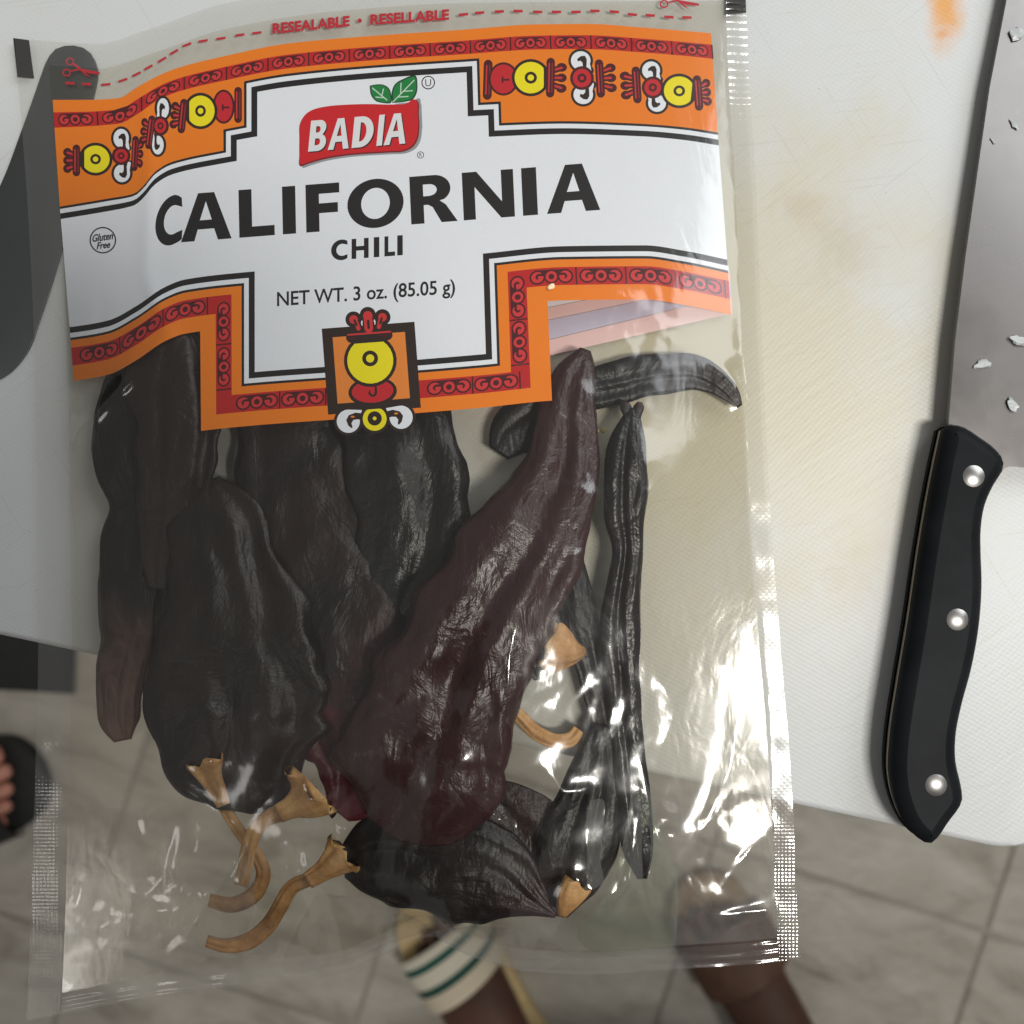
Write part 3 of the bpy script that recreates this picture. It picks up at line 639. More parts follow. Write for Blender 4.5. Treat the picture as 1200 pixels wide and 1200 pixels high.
cr2 = blur(cr2, 1)
patchy = blur(np.clip(upsample(np.array([[noise.noise(Vector((GX[i] * 0.009, GY[j] * 0.009, 55.0))) for i in range(0, nx, sub)] for j in range(0, ny, sub)]), sub) * 1.6 + 0.35, 0, 1), 2)
Z += cr2 * 0.25 * mm * patchy * ins_soft * (1 - 0.86 * labelmask)
low = np.clip((PY - 560) / 500, 0.15, 1.0) * (1 + 1.2 * np.clip((PY - 850) / 200, 0, 1) * np.clip((420 - PX) / 150, 0, 1))
Z += cr * 0.9 * mm * low * ins_soft * (1 - 0.75 * labelmask)
Z = np.where(inside & ~seal, np.maximum(Z, obst_f), Z)
Z = np.maximum(blur(Z, 2), ZB * 0.9)
# a little wave in the sealed rim
rim = np.array([[0.0]])
def zs(px, py):
    x = (np.asarray(px, float) - GX[0]) / GS; y = (np.asarray(py, float) - GY[0]) / GS
    i = np.clip(x.astype(int), 0, nx-2); j = np.clip(y.astype(int), 0, ny-2); fx = np.clip(x - i, 0, 1); fy = np.clip(y - j, 0, 1)
    return Z[j, i]*(1-fx)*(1-fy) + Z[j, i+1]*fx*(1-fy) + Z[j+1, i]*(1-fx)*fy + Z[j+1, i+1]*fx*fy
def Pn(px, py, z):
    s = (H - z) / F; return np.c_[(px - 600) * s, (600 - py) * s, z]
def patch_grid(u0, u1, v0, v1, nu, nv):
    u = np.linspace(u0, u1, nu); v = np.linspace(v0, v1, nv); U, V = np.meshgrid(u, v)
    # bag coordinates 0..1 -> px, a blended outline
    yl = 45 + V * (1196 - 45); yr = -30 + V * (1122 + 30)
    xl = Lx(yl); xr = Rx(yr); X = xl + (xr - xl) * U
    Y = Ty(X) + (By(X) - Ty(X)) * V
    f = [(j*nu+i, (j+1)*nu+i, (j+1)*nu+i+1, j*nu+i+1) for j in range(nv-1) for i in range(nu-1)]
    return X.ravel(), Y.ravel(), f
bag = empty('chili_bag', P(480, 600, 0))
tag(bag, 'clear plastic bag of dried chilies with an orange and white printed label', 'bag')
uL, uR, vT, vB = 0.045, 0.972, 0.026, 0.978
X, Y, f = patch_grid(uL, uR, vT, vB, 330, 440)
pydata('front_film', Pn(X, Y, zs(X, Y)), f, M_film, bag)
X, Y, f = patch_grid(uL, uR, vT, vB, 60, 80)
wav = np.array([noise.noise(Vector((x * 0.012, y * 0.012, 5.0))) for x, y in zip(X, Y)])
pydata('back_film', Pn(X, Y, 0.00085 + 0.00012 * (wav + 1)), [q[::-1] for q in f], M_back, bag)
X, Y, f = patch_grid(uL, uR, 0.80, 0.976, 150, 44)
wav = np.array([noise.noise(Vector((x * 0.02, y * 0.016, 9.0))) + 0.6 * abs(noise.noise(Vector((x * 0.05, y * 0.03, 4.0)))) for x, y in zip(X, Y)])
zf = zs(X, Y); tpos = np.repeat(np.linspace(0, 1, 44), 150)
gus = pydata('gusset_film', Pn(X, Y, np.clip(0.0013 + (zf - 0.0017) * np.clip(0.30 + 0.28 * wav, 0.1, 0.8) * np.sin(PI * np.clip(tpos * 0.96, 0, 1)), 0.0013, np.maximum(zf - 0.0002, 0.00131))), f, M_gusset, bag)
at = gus.data.attributes.new('along', 'FLOAT', 'POINT'); at.data.foreach_set('value', np.clip(tpos * 1.6 + 0.5 * np.tile(np.sin(np.linspace(0, 9, 150)), 44) * tpos, 0, 1).astype(np.float32))
M_fold = mat_film('greenish_folded_film', False, 0.11, (0.80, 0.85, 0.74, 1)); M_fold2 = mat_film('folded_film', False, 0.10, (0.90, 0.88, 0.84, 1))
def film_fold(outline, seed, fm=None):
    ol = catmull(outline + outline[:1], 80)[:-1]; c = ol.mean(0); v = []; f = []; nr, na = 14, 79
    for k in range(nr + 1):
        for i in range(na):
            q = c + (ol[i] - c) * (k / nr); z = float(zs([q[0]], [q[1]])[0]); w = noise.noise(Vector((q[0] * 0.05, q[1] * 0.03, seed)))
            v.append(P(q[0], q[1], max(0.0014, z - 0.0006 - 0.0008 * (1 + w)))); 
    for k in range(nr):
        for i in range(na): f.append((k*na+i, (k+1)*na+i, (k+1)*na+(i+1) % na, k*na+(i+1) % na))
    return pydata('film_fold', v, f, fm or M_fold, bag)
film_fold([(744,880),(754,905),(776,980),(792,1020),(794,1075),(786,1115),(745,1122),(700,1118),(676,1100),(704,1058),(727,1000),(738,940)], 3.0)
film_fold([(692,938),(704,936),(706,975),(704,1010),(706,1035),(694,1042),(688,1000),(687,965)], 8.0)
film_fold([(372,1046),(430,1056),(500,1088),(450,1108),(408,1126),(330,1135),(345,1095)], 13.0, M_fold2)
film_fold([(505,1092),(560,1085),(620,1095),(665,1120),(640,1136),(577,1128),(533,1112)], 17.0, M_fold2)
film_fold([(208,1158),(225,1085),(262,1034),(290,990),(300,1050),(285,1110),(282,1150)], 19.0, M_fold2)
def sealstrip(name, u0, u1, v0, v1, nu, nv, dz):
    X, Y, f = patch_grid(u0, u1, v0, v1, nu, nv)
    w = np.array([noise.noise(Vector((x * 0.03, y * 0.03, 2.0))) for x, y in zip(X, Y)])
    z = zs(X, Y) + dz + 0.00022 * w
    if name == 'bottom_seal': z = z + 0.00011 * np.sin(np.repeat(np.linspace(0, 1, nv), nu) * 15 + 1.5 * np.sin(X * 0.02)) * (0.6 + 0.4 * np.sin(X * 0.013 + 1))
    if name == 'side_seal' and u0 > 0.5: z = z + 0.00012 * np.sin(Y * 0.75 + 2.5 * np.sin(Y * 0.05) + 0.3 * np.sin(X * 0.2)) * np.clip((150 - Y) / 40, 0, 1)
    if name == 'side_seal':
        kk = 2 * PI / 8.5; em = np.clip((Y - (950 if u0 > 0.5 else 880)) / 60, 0, 1) * (0.55 + 0.45 * np.clip((Y - 1060) / 40, 0, 1))
        z = z + 0.00008 * em * np.sin((X + Y) * kk) * np.sin((X - Y) * kk)
    if False: z = z + 0.00008 * np.sin(Y * 0.5 + 4 * np.sin(Y * 0.037) + 0.9 * np.sin(X * 0.16)) * np.clip((330 - Y) / 80, 0, 1)
    return pydata(name, Pn(X, Y, z), f, M_seal if name == 'side_seal' else M_hem, bag)
sealstrip('side_seal', 0.0, uL - 0.0004, 0.0, 1.0, 34, 1000, 0.0)
sealstrip('side_seal', uR + 0.0004, 1.0, 0.0, 1.0, 26, 1000, 0.0)
sealstrip('bottom_seal', uL, uR, vB + 0.0004, 1.0, 260, 30, 0.0)
sealstrip('top_seal', uL, uR, 0.0, vT - 0.0004, 260, 9, 0.0)

# ------------------------------------------------------------------ the printed label
R0 = hermite([40, 62, 100, 139, 161, 185, 210, 262, 337, 450, 540, 630, 690, 750, 800, 834, 870], [117, 117, 117, 115, 102, 89, 79, 66, 51, 41, 35, 28.5, 28, 32, 36, 39, 43])
R1 = hermite([40, 71, 125, 157, 168, 181, 201, 259, 337, 450, 590, 660, 750, 800, 846, 870], [247, 242, 233, 227, 218, 202, 190, 177, 164, 152, 144, 142, 145, 149, 156, 160])
R2 = hermite([40, 81, 127, 160, 193, 217, 293, 400, 562, 660, 756, 800, 853, 880], [388, 383, 375, 358, 336, 327, 318, 310, 297, 288, 287, 293, 304, 310])
LEAN = hermite([40, 80, 160, 300, 565, 640, 850], [0.078, 0.075, 0.03, 0.0, 0.03, 0.045, 0.073])
def XR(x, r):
    x = np.asarray(x, float); r = np.asarray(r, float)
    px = x + LEAN(x) * (r - 150)
    t0 = r / 112.0; t1 = (r - 112) / 150.0
    y = np.where(r < 0, R0(px) + r, np.where(r < 112, R0(px)*(1-t0) + R1(px)*t0, np.where(r < 262, R1(px)*(1-t1) + R2(px)*t1, R2(px) + (r - 262))))
    return np.c_[px, y]
def inv(px, py):
    r = 100.0
    for _ in range(30):
        x = px - float(LEAN(px)) * (r - 150); q = XR([x], [r])[0]; r += (py - q[1]) * 0.9
    return x, r
layers = []     # bottom first: (loops in px, ink, group)
def dense(pts, step=5.0):
    out = []
    for i in range(len(pts)):
        a = np.array(pts[i], float); b = np.array(pts[(i+1) % len(pts)], float); n = max(1, int(math.ceil(np.linalg.norm(b-a)/step)))
        out += [a + (b-a)*k/n for k in range(n)]
    return np.array(out)
def addXR(pts, ink, grp, step=5.0, holes=()):
    layers.append(([XR(*dense(p, step).T) for p in [pts] + list(holes)], ink, grp))
def addpx(loops, ink, grp):
    layers.append(([np.array(l, float) for l in loops], ink, grp))
def ell(cx, cy, rx, ry=None, n=28, rot=0.0, a0=0, a1=2*PI, cut=None):
    ry = rx if ry is None else ry; t = np.linspace(a0, a1, n, endpoint=False); x = rx*np.cos(t); y = ry*np.sin(t)
    if cut is not None:      # flat side: clamp along a direction
        dx, dy, d = cut; p = x*dx + y*dy; e = np.maximum(p - d, 0); x = x - e*dx; y = y - e*dy
    c, s = math.cos(rot), math.sin(rot)
    return np.c_[cx + x*c - y*s, cy + x*s + y*c]
def bar(x0, y0, x1, y1, w, rnd=True):
    d = np.array([x1-x0, y1-y0], float); L = np.linalg.norm(d); d /= L; n = np.array([-d[1], d[0]])*w/2; a = np.array([x0, y0]); b = np.array([x1, y1])
    if not rnd: return np.array([a+n, b+n, b-n, a-n])
    t = np.linspace(-PI/2, PI/2, 6); 
    e1 = [b + d*math.cos(q)*w/2 + n/(w/2)*math.sin(q)*w/2 for q in -t]; 
    e0_ = [a - d*math.cos(q)*w/2 + n/(w/2)*math.sin(q)*w/2 for q in t]
    return np.array([*e0_, *e1])
EX0, EX1 = 73, 844
# orange cross
addXR([(EX0,0),(EX1,0),(EX1,326),(634,326),(634,443),(233,443),(233,326),(EX0,326)], 'orange', 'label')
def cross(d, ink, grp='label'):
    addXR([(EX0,112+d),(262+d,112+d),(262+d,87+d),(286+d,87+d),(286+d,35+d),(565-d,35+d),(565-d,87+d),(589-d,87+d),(589-d,112+d),(EX1,112+d),(EX1,278-d),(578-d,278-d),(578-d,396-d),(283+d,396-d),(283+d,278-d),(EX0,278-d)], ink, grp)
cross(0, 'black'); cross(3, 'white'); cross(8.5, 'black'); cross(15.5, 'white')
# red bands with the scroll pattern
def band(x0, r0, x1, r1): addXR([(x0,r0),(x1,r0),(x1,r1),(x0,r1)], 'red', 'border_band')
def scroll(cx, cr, vert, hgt, wid):
    """circle between two hooks, in a tile hgt x wid"""
    q = hgt * 0.40; off = hgt * 0.78
    def T(loop):
        l = np.array(loop, float); l = l if not vert else np.c_[l[:, 1], l[:, 0]]
        return XR(cx + l[:, 0], cr + l[:, 1])
    A = lambda lp, ink: layers.append(([T(lp)], ink, 'border_band'))
    for s in (-1, 1): A(ell(s*off, 0, q*1.12, q*1.05, 14), 'maroon')
    A(bar(-off, -q*0.62, off, -q*0.62, q*0.8, False), 'maroon'); A(ell(0, 0, q*1.05, q*1.05, 14), 'maroon')
    for s in (-1, 1):
        A(ell(s*off, 0, q*0.86, q*0.80, 12), 'rose'); A(np.array([(s*off*0.42,-q*0.52),(s*off*0.98,-q*0.50),(s*off*1.16,-q*0.1),(s*off*1.06,q*0.32),(s*off*0.92,q*0.28),(s*off*0.98,-q*0.05),(s*off*0.88,-q*0.18),(s*off*0.42,-q*0.12)]), 'maroon')
    A(ell(0, 0, q*0.80, q*0.80, 12), 'rose'); A(ell(0, 0, q*0.42, q*0.42, 9), 'maroon')
    A(bar(wid/2, -hgt/2, wid/2, hgt/2, 1.8, False), 'maroon')
band(EX0, 13, EX1, 29)
nt_ = 16; wdt = (EX1 - EX0) / nt_
for i in range(nt_): scroll(EX0 + wdt*(i+0.5), 21, False, 16, wdt)
band(EX0, 287, 271, 308); band(252, 287, 271, 426); band(252, 405, 611, 426); band(590, 287, 611, 426); band(590, 287, EX1, 308)
for i in range(4): scroll(639.5 + 57*(i), 297.5, False, 20.5, 57)
for i in range(3): scroll(80 + 54*i+27, 297.5, False, 20.5, 54)
for i in range(2):
    scroll(600.5, 318 + 53*i, True, 20.5, 53); scroll(261.5, 318 + 53*i, True, 19, 53)
for i in range(2):
    scroll(530 + 53*i - 10, 415.5, False, 20.5, 53); scroll(301 + 53*i, 415.5, False, 20.5, 53)
# bottom emblem, drawn in image space with the label's tilt
tl = -0.075; ct, st_ = math.cos(tl), math.sin(tl)
def E(loop):
    l = np.array(loop, float); return np.c_[434.5 + l[:,0]*ct - l[:,1]*st_, 430 + l[:,0]*st_ + l[:,1]*ct]
def EA(loop, ink): addpx([E(loop)], ink, 'mask_emblem')
EA(dense([(-54,-49),(55,-49),(55,52),(-54,52)], 6), 'umber')
EA(dense([(-42,-38),(43,-38),(43,40),(-42,40)], 6), 'orange2')
EA(dense([(-45,52.5),(44,52.5),(44,58),(-45,58)], 6), 'orange')
for x, y, r in ((-16,-57,9.5),(1,-61,9.5),(18,-57,9.5)): EA(ell(x, y, r), 'umber'); 
EA(bar(-13,-50,-13,-40,12), 'umber'); EA(bar(1,-52,1,-40,14), 'umber'); EA(bar(15,-50,15,-40,12), 'umber')
EA(bar(-20,-36,22,-36,13), 'umber')
for x, y, r in ((-16,-57,5),(1,-60,5.6),(18,-57,5)): EA(ell(x, y, r), 'rose')
EA(bar(-13,-53,-11,-46,5), 'rose'); EA(bar(1,-57,1,-45,10), 'rose'); EA(bar(15,-53,13,-46,5), 'rose')
EA(bar(1,-54,1,-46,3), 'umber'); EA(bar(-15,-56,-13,-50,2.6), 'umber'); EA(bar(17,-56,15,-50,2.6), 'umber')
EA(bar(-24,-39.5,26,-39.5,2), 'rose'); EA(bar(-24,-35.5,26,-35.5,2), 'maroon')
EA(ell(0, 29, 28.5, 17.5), 'umber'); EA(ell(0, 28.5, 24.5, 13.5), 'red2')
EA(ell(0, -7.5, 31), 'umber'); EA(ell(0, -7.5, 27, cut=(0,-1,21)), 'yellow')
EA(ell(0, -10, 9.3), 'umber'); EA(ell(0, -10, 4.8), 'yellow')
EA(bar(4,24,4,30,2.6), 'umber'); EA(ell(0,30.5,5,4.6), 'umber'); EA(ell(0,28.6,2.6,4), 'red2')
for s in (-1, 1):
    EA(ell(s*31, 61.5, 17), 'umber'); EA(bar(s*26, 50, s*8, 50, 8), 'umber')
EA(ell(0, 61, 17.5), 'umber')
for s in (-1, 1):
    EA(ell(s*31, 61.5, 13.6), 'white'); EA(np.array([(s*34,48),(s*30,47.9),(s*14,49.5),(s*15.5,53.5),(s*26,54)]), 'white')
    EA(np.array([(s*13,53.5),(s*22,52),(s*30,54.5),(s*33.5,60),(s*31.5,66.5),(s*28,70),(s*26.5,69),(s*27.5,64),(s*25,60.5),(s*20,60),(s*13,62)]), 'umber'); EA(ell(s*25.5, 56.6, 2.4, 1.1), 'orange2')
EA(ell(0, 61, 14, cut=(0,-1,11.5)), 'yellow'); EA(ell(0, 60.5, 8.4), 'umber'); EA(ell(0, 60.5, 2.2), 'yellow')
# sideways emblems on the upper wings
WING = '#2'
def LX(cx, cy, rx, ry=None, ink='yellow', grp='mask_emblem', **kw): addpx([ell(cx, cy, rx, ry, **kw)], ink, grp + WING)
def LB(*a, ink='maroon', grp='mask_emblem'): addpx([bar(*a)], ink, grp + WING)
def crown_bar(cx, cy, h, rot, d, w=10, fw=1.0):
    """bar across plus three feathers pointing in direction d (+1 right, -1 left)"""
    c, s = math.cos(rot), math.sin(rot); T = lambda x, y: (cx + x*c - y*s, cy + x*s + y*c)
    B = lambda x0, y0, x1, y1, ww, ink: addpx([bar(*T(x0, y0), *T(x1, y1), ww)], ink, 'mask_emblem' + WING)
    if d:
        for k in (-1, 0, 1):
            B(0, k*h*0.17, d*13*fw, k*h*0.27, 7.5, 'maroon'); addpx([ell(*T(d*13*fw, k*h*0.28), 5.4*fw+0.8, 5.2)], 'maroon', 'mask_emblem' + WING)
        for k in (-1, 0, 1): B(d*3, k*h*0.20, d*13*fw, k*h*0.27, 2.6, 'rose')
    B(0, -h*0.42, 0, h*0.42, w, 'maroon'); B(-1.6, -h*0.38, -1.6, h*0.38, 1.5, 'rose'); B(2.0, -h*0.38, 2.0, h*0.38, 1.2, 'rose2')
def yellow(cx, cy, rx, ry, d, rot=0.0):
    LX(cx, cy, rx+3.4, ry+3.4, 'umber', rot=rot); LX(cx, cy, rx, ry, 'yellow', rot=rot, cut=(d, 0, rx*0.80)); LX(cx, cy, rx*0.38, ry*0.38, 'umber'); LX(cx, cy, rx*0.20, ry*0.20, 'yellow')
def swirl(cx, cy, rx, ry, d, up):
    LX(cx, cy, rx+3, ry+3, 'umber'); LB(cx, cy, cx + d*rx*0.9, cy - up*ry*1.05, rx*0.9, ink='umber')
    LX(cx, cy, rx, ry, 'white'); LB(cx + d*rx*0.65, cy, cx + d*rx*0.88, cy - up*ry*1.1, rx*0.42, ink='white')
    hook = [(0.02,-0.48),(0.42,-0.52),(0.62,-0.15),(0.60,0.5),(0.50,1.35),(0.12,1.35),(0.22,0.62),(0.18,0.22),(-0.02,0.02),(-0.30,0.10),(-0.36,-0.18)]
    addpx([np.array([(cx + d*rx*x, cy - up*ry*y) for x, y in hook])], 'umber', 'mask_emblem' + WING)
def small(cx, cy, r, ry=None):
    ry = ry or r; LX(cx, cy, r+2, ry+2, 'maroon'); LX(cx, cy, r-1.2, ry-1.2, 'red2'); LX(cx, cy, r*0.45, ry*0.45, 'maroon'); LX(cx, cy, r*0.2, ry*0.2, 'red2')
def lips(cx, cy, r, ry):
    LX(cx, cy, r+2.6, ry+2.6, 'maroon'); LX(cx, cy, r, ry, 'red2'); LB(cx-1, cy+1, cx+6, cy+1, 2.2); LB(cx-1, cy-2, cx-1, cy+4, 2)
WING = '#2'
# right wing
crown_bar(571.5, 93.5, 44, 0.03, 0, 10.5); lips(590, 92.5, 15, 17); yellow(622, 91, 19, 18.5, 1)
crown_bar(645, 91, 44, 0.02, 1); swirl(680.5, 71, 11.5, 11, 1, -1); swirl(683.5, 111, 11.5, 11, 1, 1); small(682, 91.5, 12); crown_bar(703, 92, 42, -0.06, 1)
crown_bar(746, 99.5, 40, -0.06, -1); swirl(763, 82.5, 10.5, 10.5, 1, -1); swirl(770, 121, 10.5, 10, -1, 1); small(765, 102.5, 11); yellow(796, 106.5, 18, 17, 1, 0.1); crown_bar(818, 109, 38, -0.08, 1, fw=0.8)
WING = '#3'
# left wing
crown_bar(279, 123, 40, 0.0, 0, 9); lips(262, 125, 10.5, 17.5); yellow(235, 130, 16.5, 18, -1, 0); crown_bar(214, 136, 38, 0.1, -1, 9, 0.75)
swirl(191, 127, 7, 12, -1, -1); swirl(185, 170, 6.8, 11, -1, 1); small(188, 147.5, 8, 9.5); crown_bar(176, 155, 38, 0.12, -1, 8, 0.6)
crown_bar(158, 180, 40, 0.05, 1, 8, 0.5); swirl(142, 162, 9, 11, 1, -1); swirl(143, 203, 9.5, 10.5, 1, 1); small(142, 182.5, 9); yellow(112, 186.5, 16.5, 16, -1); crown_bar(89.5, 188, 34, 0.0, -1, 9, 0.8)
# brand logo
def LG(pts, ink, sub=None):
    p = [(300 + x/4, y/4) for x, y in pts]; addpx([catmull(p + p[:1], sub)[:-1] if sub else dense(p, 5)], ink, 'brand_logo')
flag = [(203,640),(204,585),(216,555),(240,528),(275,511),(330,499),(420,491),(540,488),(640,490),(715,483),(747,463),(757,470),(763,530),(766,600),(757,655),(736,688),(700,707),(620,714),(500,721),(400,731),(300,750),(240,768),(207,779),(203,720)]
LG([(x+12, y+9) for x, y in flag], 'greyshadow', 90); LG([(x+14, y-4) for x, y in flag if x > 600] + [(640, 712)], 'greyshadow', None)
LG([(x, y+1.5) for x, y in flag], 'darkred', 90); LG([(x*0.985+6, y*0.975+12) for x, y in flag], 'logored', 90)
LG([(532,402),(560,396),(600,398),(622,412),(634,442),(633,482),(595,483),(562,474),(541,450)], 'leafdark', 40); LG([(537,405),(562,400),(598,402),(618,416),(629,443),(628,477),(597,478),(566,470),(546,448)], 'leaf', 40)
LG([(639,483),(636,432),(650,396),(690,370),(749,355),(757,400),(752,440),(735,466),(700,477)], 'leafdark', 40); LG([(644,478),(642,434),(655,400),(693,376),(745,361),(751,400),(746,437),(731,460),(698,472)], 'leaf', 40)
def vein(a, b, w=5): addpx([bar(300+a[0]/4, a[1]/4, 300+b[0]/4, b[1]/4, w/4, False)], 'veinwhite', 'brand_logo')
for a, b in (((545,412),(615,470)), ((590,448),(598,415)), ((600,458),(560,455)), ((642,478),(742,375)), ((678,440),(680,388)), ((690,428),(735,425)), ((665,455),(715,452))): vein(a, b)
# letters
def arc(cx, cy, rx, ry, a0, a1, n): return [(cx + rx*math.cos(math.radians(a0 + (a1-a0)*k/n)), cy + ry*math.sin(math.radians(a0 + (a1-a0)*k/n))) for k in range(n+1)]
G = {}
G['I'] = (0.28, [[(0,0),(0.28,0),(0.28,1),(0,1)]])
G['L'] = (0.75, [[(0,0),(0.75,0),(0.75,0.215),(0.275,0.215),(0.275,1),(0,1)]])
G['F'] = (0.70, [[(0,0),(0.275,0),(0.275,0.385),(0.665,0.385),(0.665,0.59),(0.275,0.59),(0.275,0.79),(0.70,0.79),(0.70,1),(0,1)]])
G['A'] = (1.07, [[(0,0),(0.285,0),(0.355,0.24),(0.70,0.24),(0.78,0),(1.07,0),(0.70,1),(0.36,1)], [(0.40,0.43),(0.65,0.43),(0.525,0.82)]])
G['N'] = (1.09, [[(0,0),(0.26,0),(0.26,0.68),(0.80,0),(1.09,0),(1.09,1),(0.83,1),(0.83,0.34),(0.31,1),(0,1)]])
G['H'] = (0.98, [[(0,0),(0.27,0),(0.27,0.40),(0.71,0.40),(0.71,0),(0.98,0),(0.98,1),(0.71,1),(0.71,0.62),(0.27,0.62),(0.27,1),(0,1)]])
G['O'] = (1.16, [arc(0.58,0.5,0.58,0.515,0,354,40), arc(0.58,0.5,0.295,0.325,0,354,32)])
G['C'] = (0.88, [arc(0.57,0.5,0.57,0.515,57,303,30) + [(0.90,0.26)] + arc(0.60,0.5,0.315,0.30,288,72,24) + [(0.90,0.74)]])
G['R'] = (0.95, [[(0,0),(0.27,0),(0.27,0.385),(0.36,0.385),(0.45,0.33),(0.62,0),(0.95,0),(0.72,0.37),(0.60,0.46)] + arc(0.50,0.715,0.33,0.285,-55,90,14) + [(0,1)], [(0.27,0.57),(0.38,0.57)] + arc(0.40,0.695,0.15,0.12,-80,85,10) + [(0.27,0.815)]])
G['B'] = (0.72, [[(0,0),(0.36,0)] + arc(0.38,0.28,0.34,0.28,-85,55,12) + [(0.54,0.52)] + arc(0.38,0.76,0.29,0.24,-35,85,12) + [(0,1)], [(0.25,0.19),(0.36,0.19)] + arc(0.36,0.30,0.11,0.11,-85,85,8) + [(0.25,0.41)], [(0.25,0.60),(0.35,0.60)] + arc(0.35,0.70,0.09,0.10,-85,85,8) + [(0.25,0.81)]])
G['D'] = (0.74, [[(0,0),(0.28,0)] + arc(0.28,0.5,0.46,0.5,-88,88,20) + [(0,1)], [(0.25,0.19),(0.28,0.19)] + arc(0.28,0.5,0.20,0.31,-85,85,14) + [(0.25,0.81)]])
def letter(ch, x0, x1, base, hgt, ink, grp, shear=0.0, dx=0, dy=0):
    w, loops = G[ch]; out = []
    for lp in loops:
        l = dense(lp, 0.10); u = l[:, 0] / w; px = x0 + u * (x1 - x0) + shear * l[:, 1] * hgt + dx
        out.append(np.c_[px, base(px) - l[:, 1] * hgt + dy])
    addpx(out, ink, grp)
bs = lambda x: 284 - 0.0774 * (x - 212) + np.where(x < 206, (206 - x) * 0.30, 0)
for ch, a, b in (('C',182,213),('A',212,271.5),('L',280.5,322),('I',331.5,347),('F',359,398.5),('O',407,473),('R',482,536.5),('N',543.5,603.5),('I',613,630.5),('A',641,703.5)):
    letter(ch, a, b, bs, 56, 'black', 'title_lettering', shear=-0.045 if ch in 'INR' and a > 450 else (-0.02 if ch in 'IFL' else 0))
bc = lambda x: 305.5 - 0.078 * (x - 388)
for ch, a, b in (('C',388,407),('H',412,432),('I',438,444.5),('L',450.5,463),('I',465.5,472)): letter(ch, a, b, bc, 23.5, 'black', 'title_lettering')
bb = lambda x: 177.8 - 0.085 * (x - 361)
for ink, dx, dy in (('umber', 1.3, 1.5), ('silver', 0, 0)):
    for ch, a, b in (('B',361,381),('A',384,408.5),('D',412,436),('I',441,447.5),('A',449.5,475)): letter(ch, a, b, bb, 36, ink, 'brand_logo', 0.10, dx, dy)
# type set with Blender's own font
def font_loops(txt, shear=0.0, offset=0.0, spacing=1.0):
    cu = bpy.data.curves.new('lettering', 'FONT'); cu.body = txt; cu.fill_mode = 'NONE'; cu.resolution_u = 3; cu.shear = shear; cu.offset = offset; cu.space_character = spacing
    ob = bpy.data.objects.new('lettering', cu); COL.objects.link(ob); bpy.context.view_layer.update()
    me = bpy.data.meshes.new_from_object(ob.evaluated_get(bpy.context.evaluated_depsgraph_get()))
    co = [(v.co.x, v.co.y) for v in me.vertices]; adj = {}
    for e in me.edges:
        a, b = e.vertices; adj.setdefault(a, []).append(b); adj.setdefault(b, []).append(a)
    bpy.data.objects.remove(ob); bpy.data.curves.remove(cu); bpy.data.meshes.remove(me)
    loops = []; seen = set()
    for s in adj:
        if s in seen: continue
        lp = [s]; seen.add(s); cur = s
        while True:
            nx_ = [q for q in adj[cur] if q not in seen]
            if not nx_: break
            cur = nx_[0]; seen.add(cur); lp.append(cur)
        if len(lp) > 2: loops.append(np.array([co[q] for q in lp]))
    return loops
CAP = max(l[:, 1].max() for l in font_loops('H'))
def fatten(loops, d):
    def area2(l): return float(np.sum(l[:, 0]*np.roll(l[:, 1], -1) - np.roll(l[:, 0], -1)*l[:, 1]))
    sg = 1.0 if area2(max(loops, key=lambda l: abs(area2(l)))) > 0 else -1.0; out = []
    for l in loops:
        a = l - np.roll(l, 1, 0); b = np.roll(l, -1, 0) - l
        a = a / (np.linalg.norm(a, axis=1)[:, None] + 1e-9); b = b / (np.linalg.norm(b, axis=1)[:, None] + 1e-9)
        na = np.c_[a[:, 1], -a[:, 0]]; nb = np.c_[b[:, 1], -b[:, 0]]; k = na + nb; k = k / np.maximum((k*na).sum(1), 0.5)[:, None]
        out.append(l + sg * d * k)
    return out
def settype(txt, p0, p1, cap, ink, grp, shear=0.0, offset=0.0, curve=None):
    ls = font_loops(txt, shear, 0.0)
    if not ls: return
    x0 = min(l[:, 0].min() for l in ls); x1 = max(l[:, 0].max() for l in ls); out = []
    for l in ls:
        u = (l[:, 0] - x0) / (x1 - x0); v = l[:, 1] / CAP
        px = p0[0] + u*(p1[0]-p0[0]); py = p0[1] + u*(p1[1]-p0[1]) - v*cap
        out.append(np.c_[px, py])
    addpx(fatten(out, offset) if offset else out, ink, grp)
settype('NET WT. 3 oz. (85.05 g)', (325, 358.5), (533, 343.5), 15.8, 'black', 'net_weight_lettering', offset=0.38)
addpx([ell(120.5, 281.5, 15.6, 15.6, 40), ell(120.5, 281.5, 14.0, 14.0, 40)], 'black', 'gluten_free_badge')
settype('Gluten', (108.5, 283.5), (132.5, 280), 8.2, 'black', 'gluten_free_badge', 0.25, 0.33)
settype('Free', (113.5, 292), (129, 290), 7.6, 'black', 'gluten_free_badge', 0.25, 0.33)
addpx([ell(501.8, 96.8, 8, 8, 32), ell(501.8, 96.8, 6.7, 6.7, 32)], 'black', 'brand_logo'); settype('U', (498.3, 101.2), (505.2, 100.9), 8.2, 'black', 'brand_logo', offset=0.0)
addpx([ell(492.8, 181.6, 4.1, 4.1, 24), ell(492.8, 181.6, 3.3, 3.3, 24)], 'black', 'brand_logo'); settype('R', (491.2, 183.7), (494.6, 183.5), 4.2, 'black', 'brand_logo')
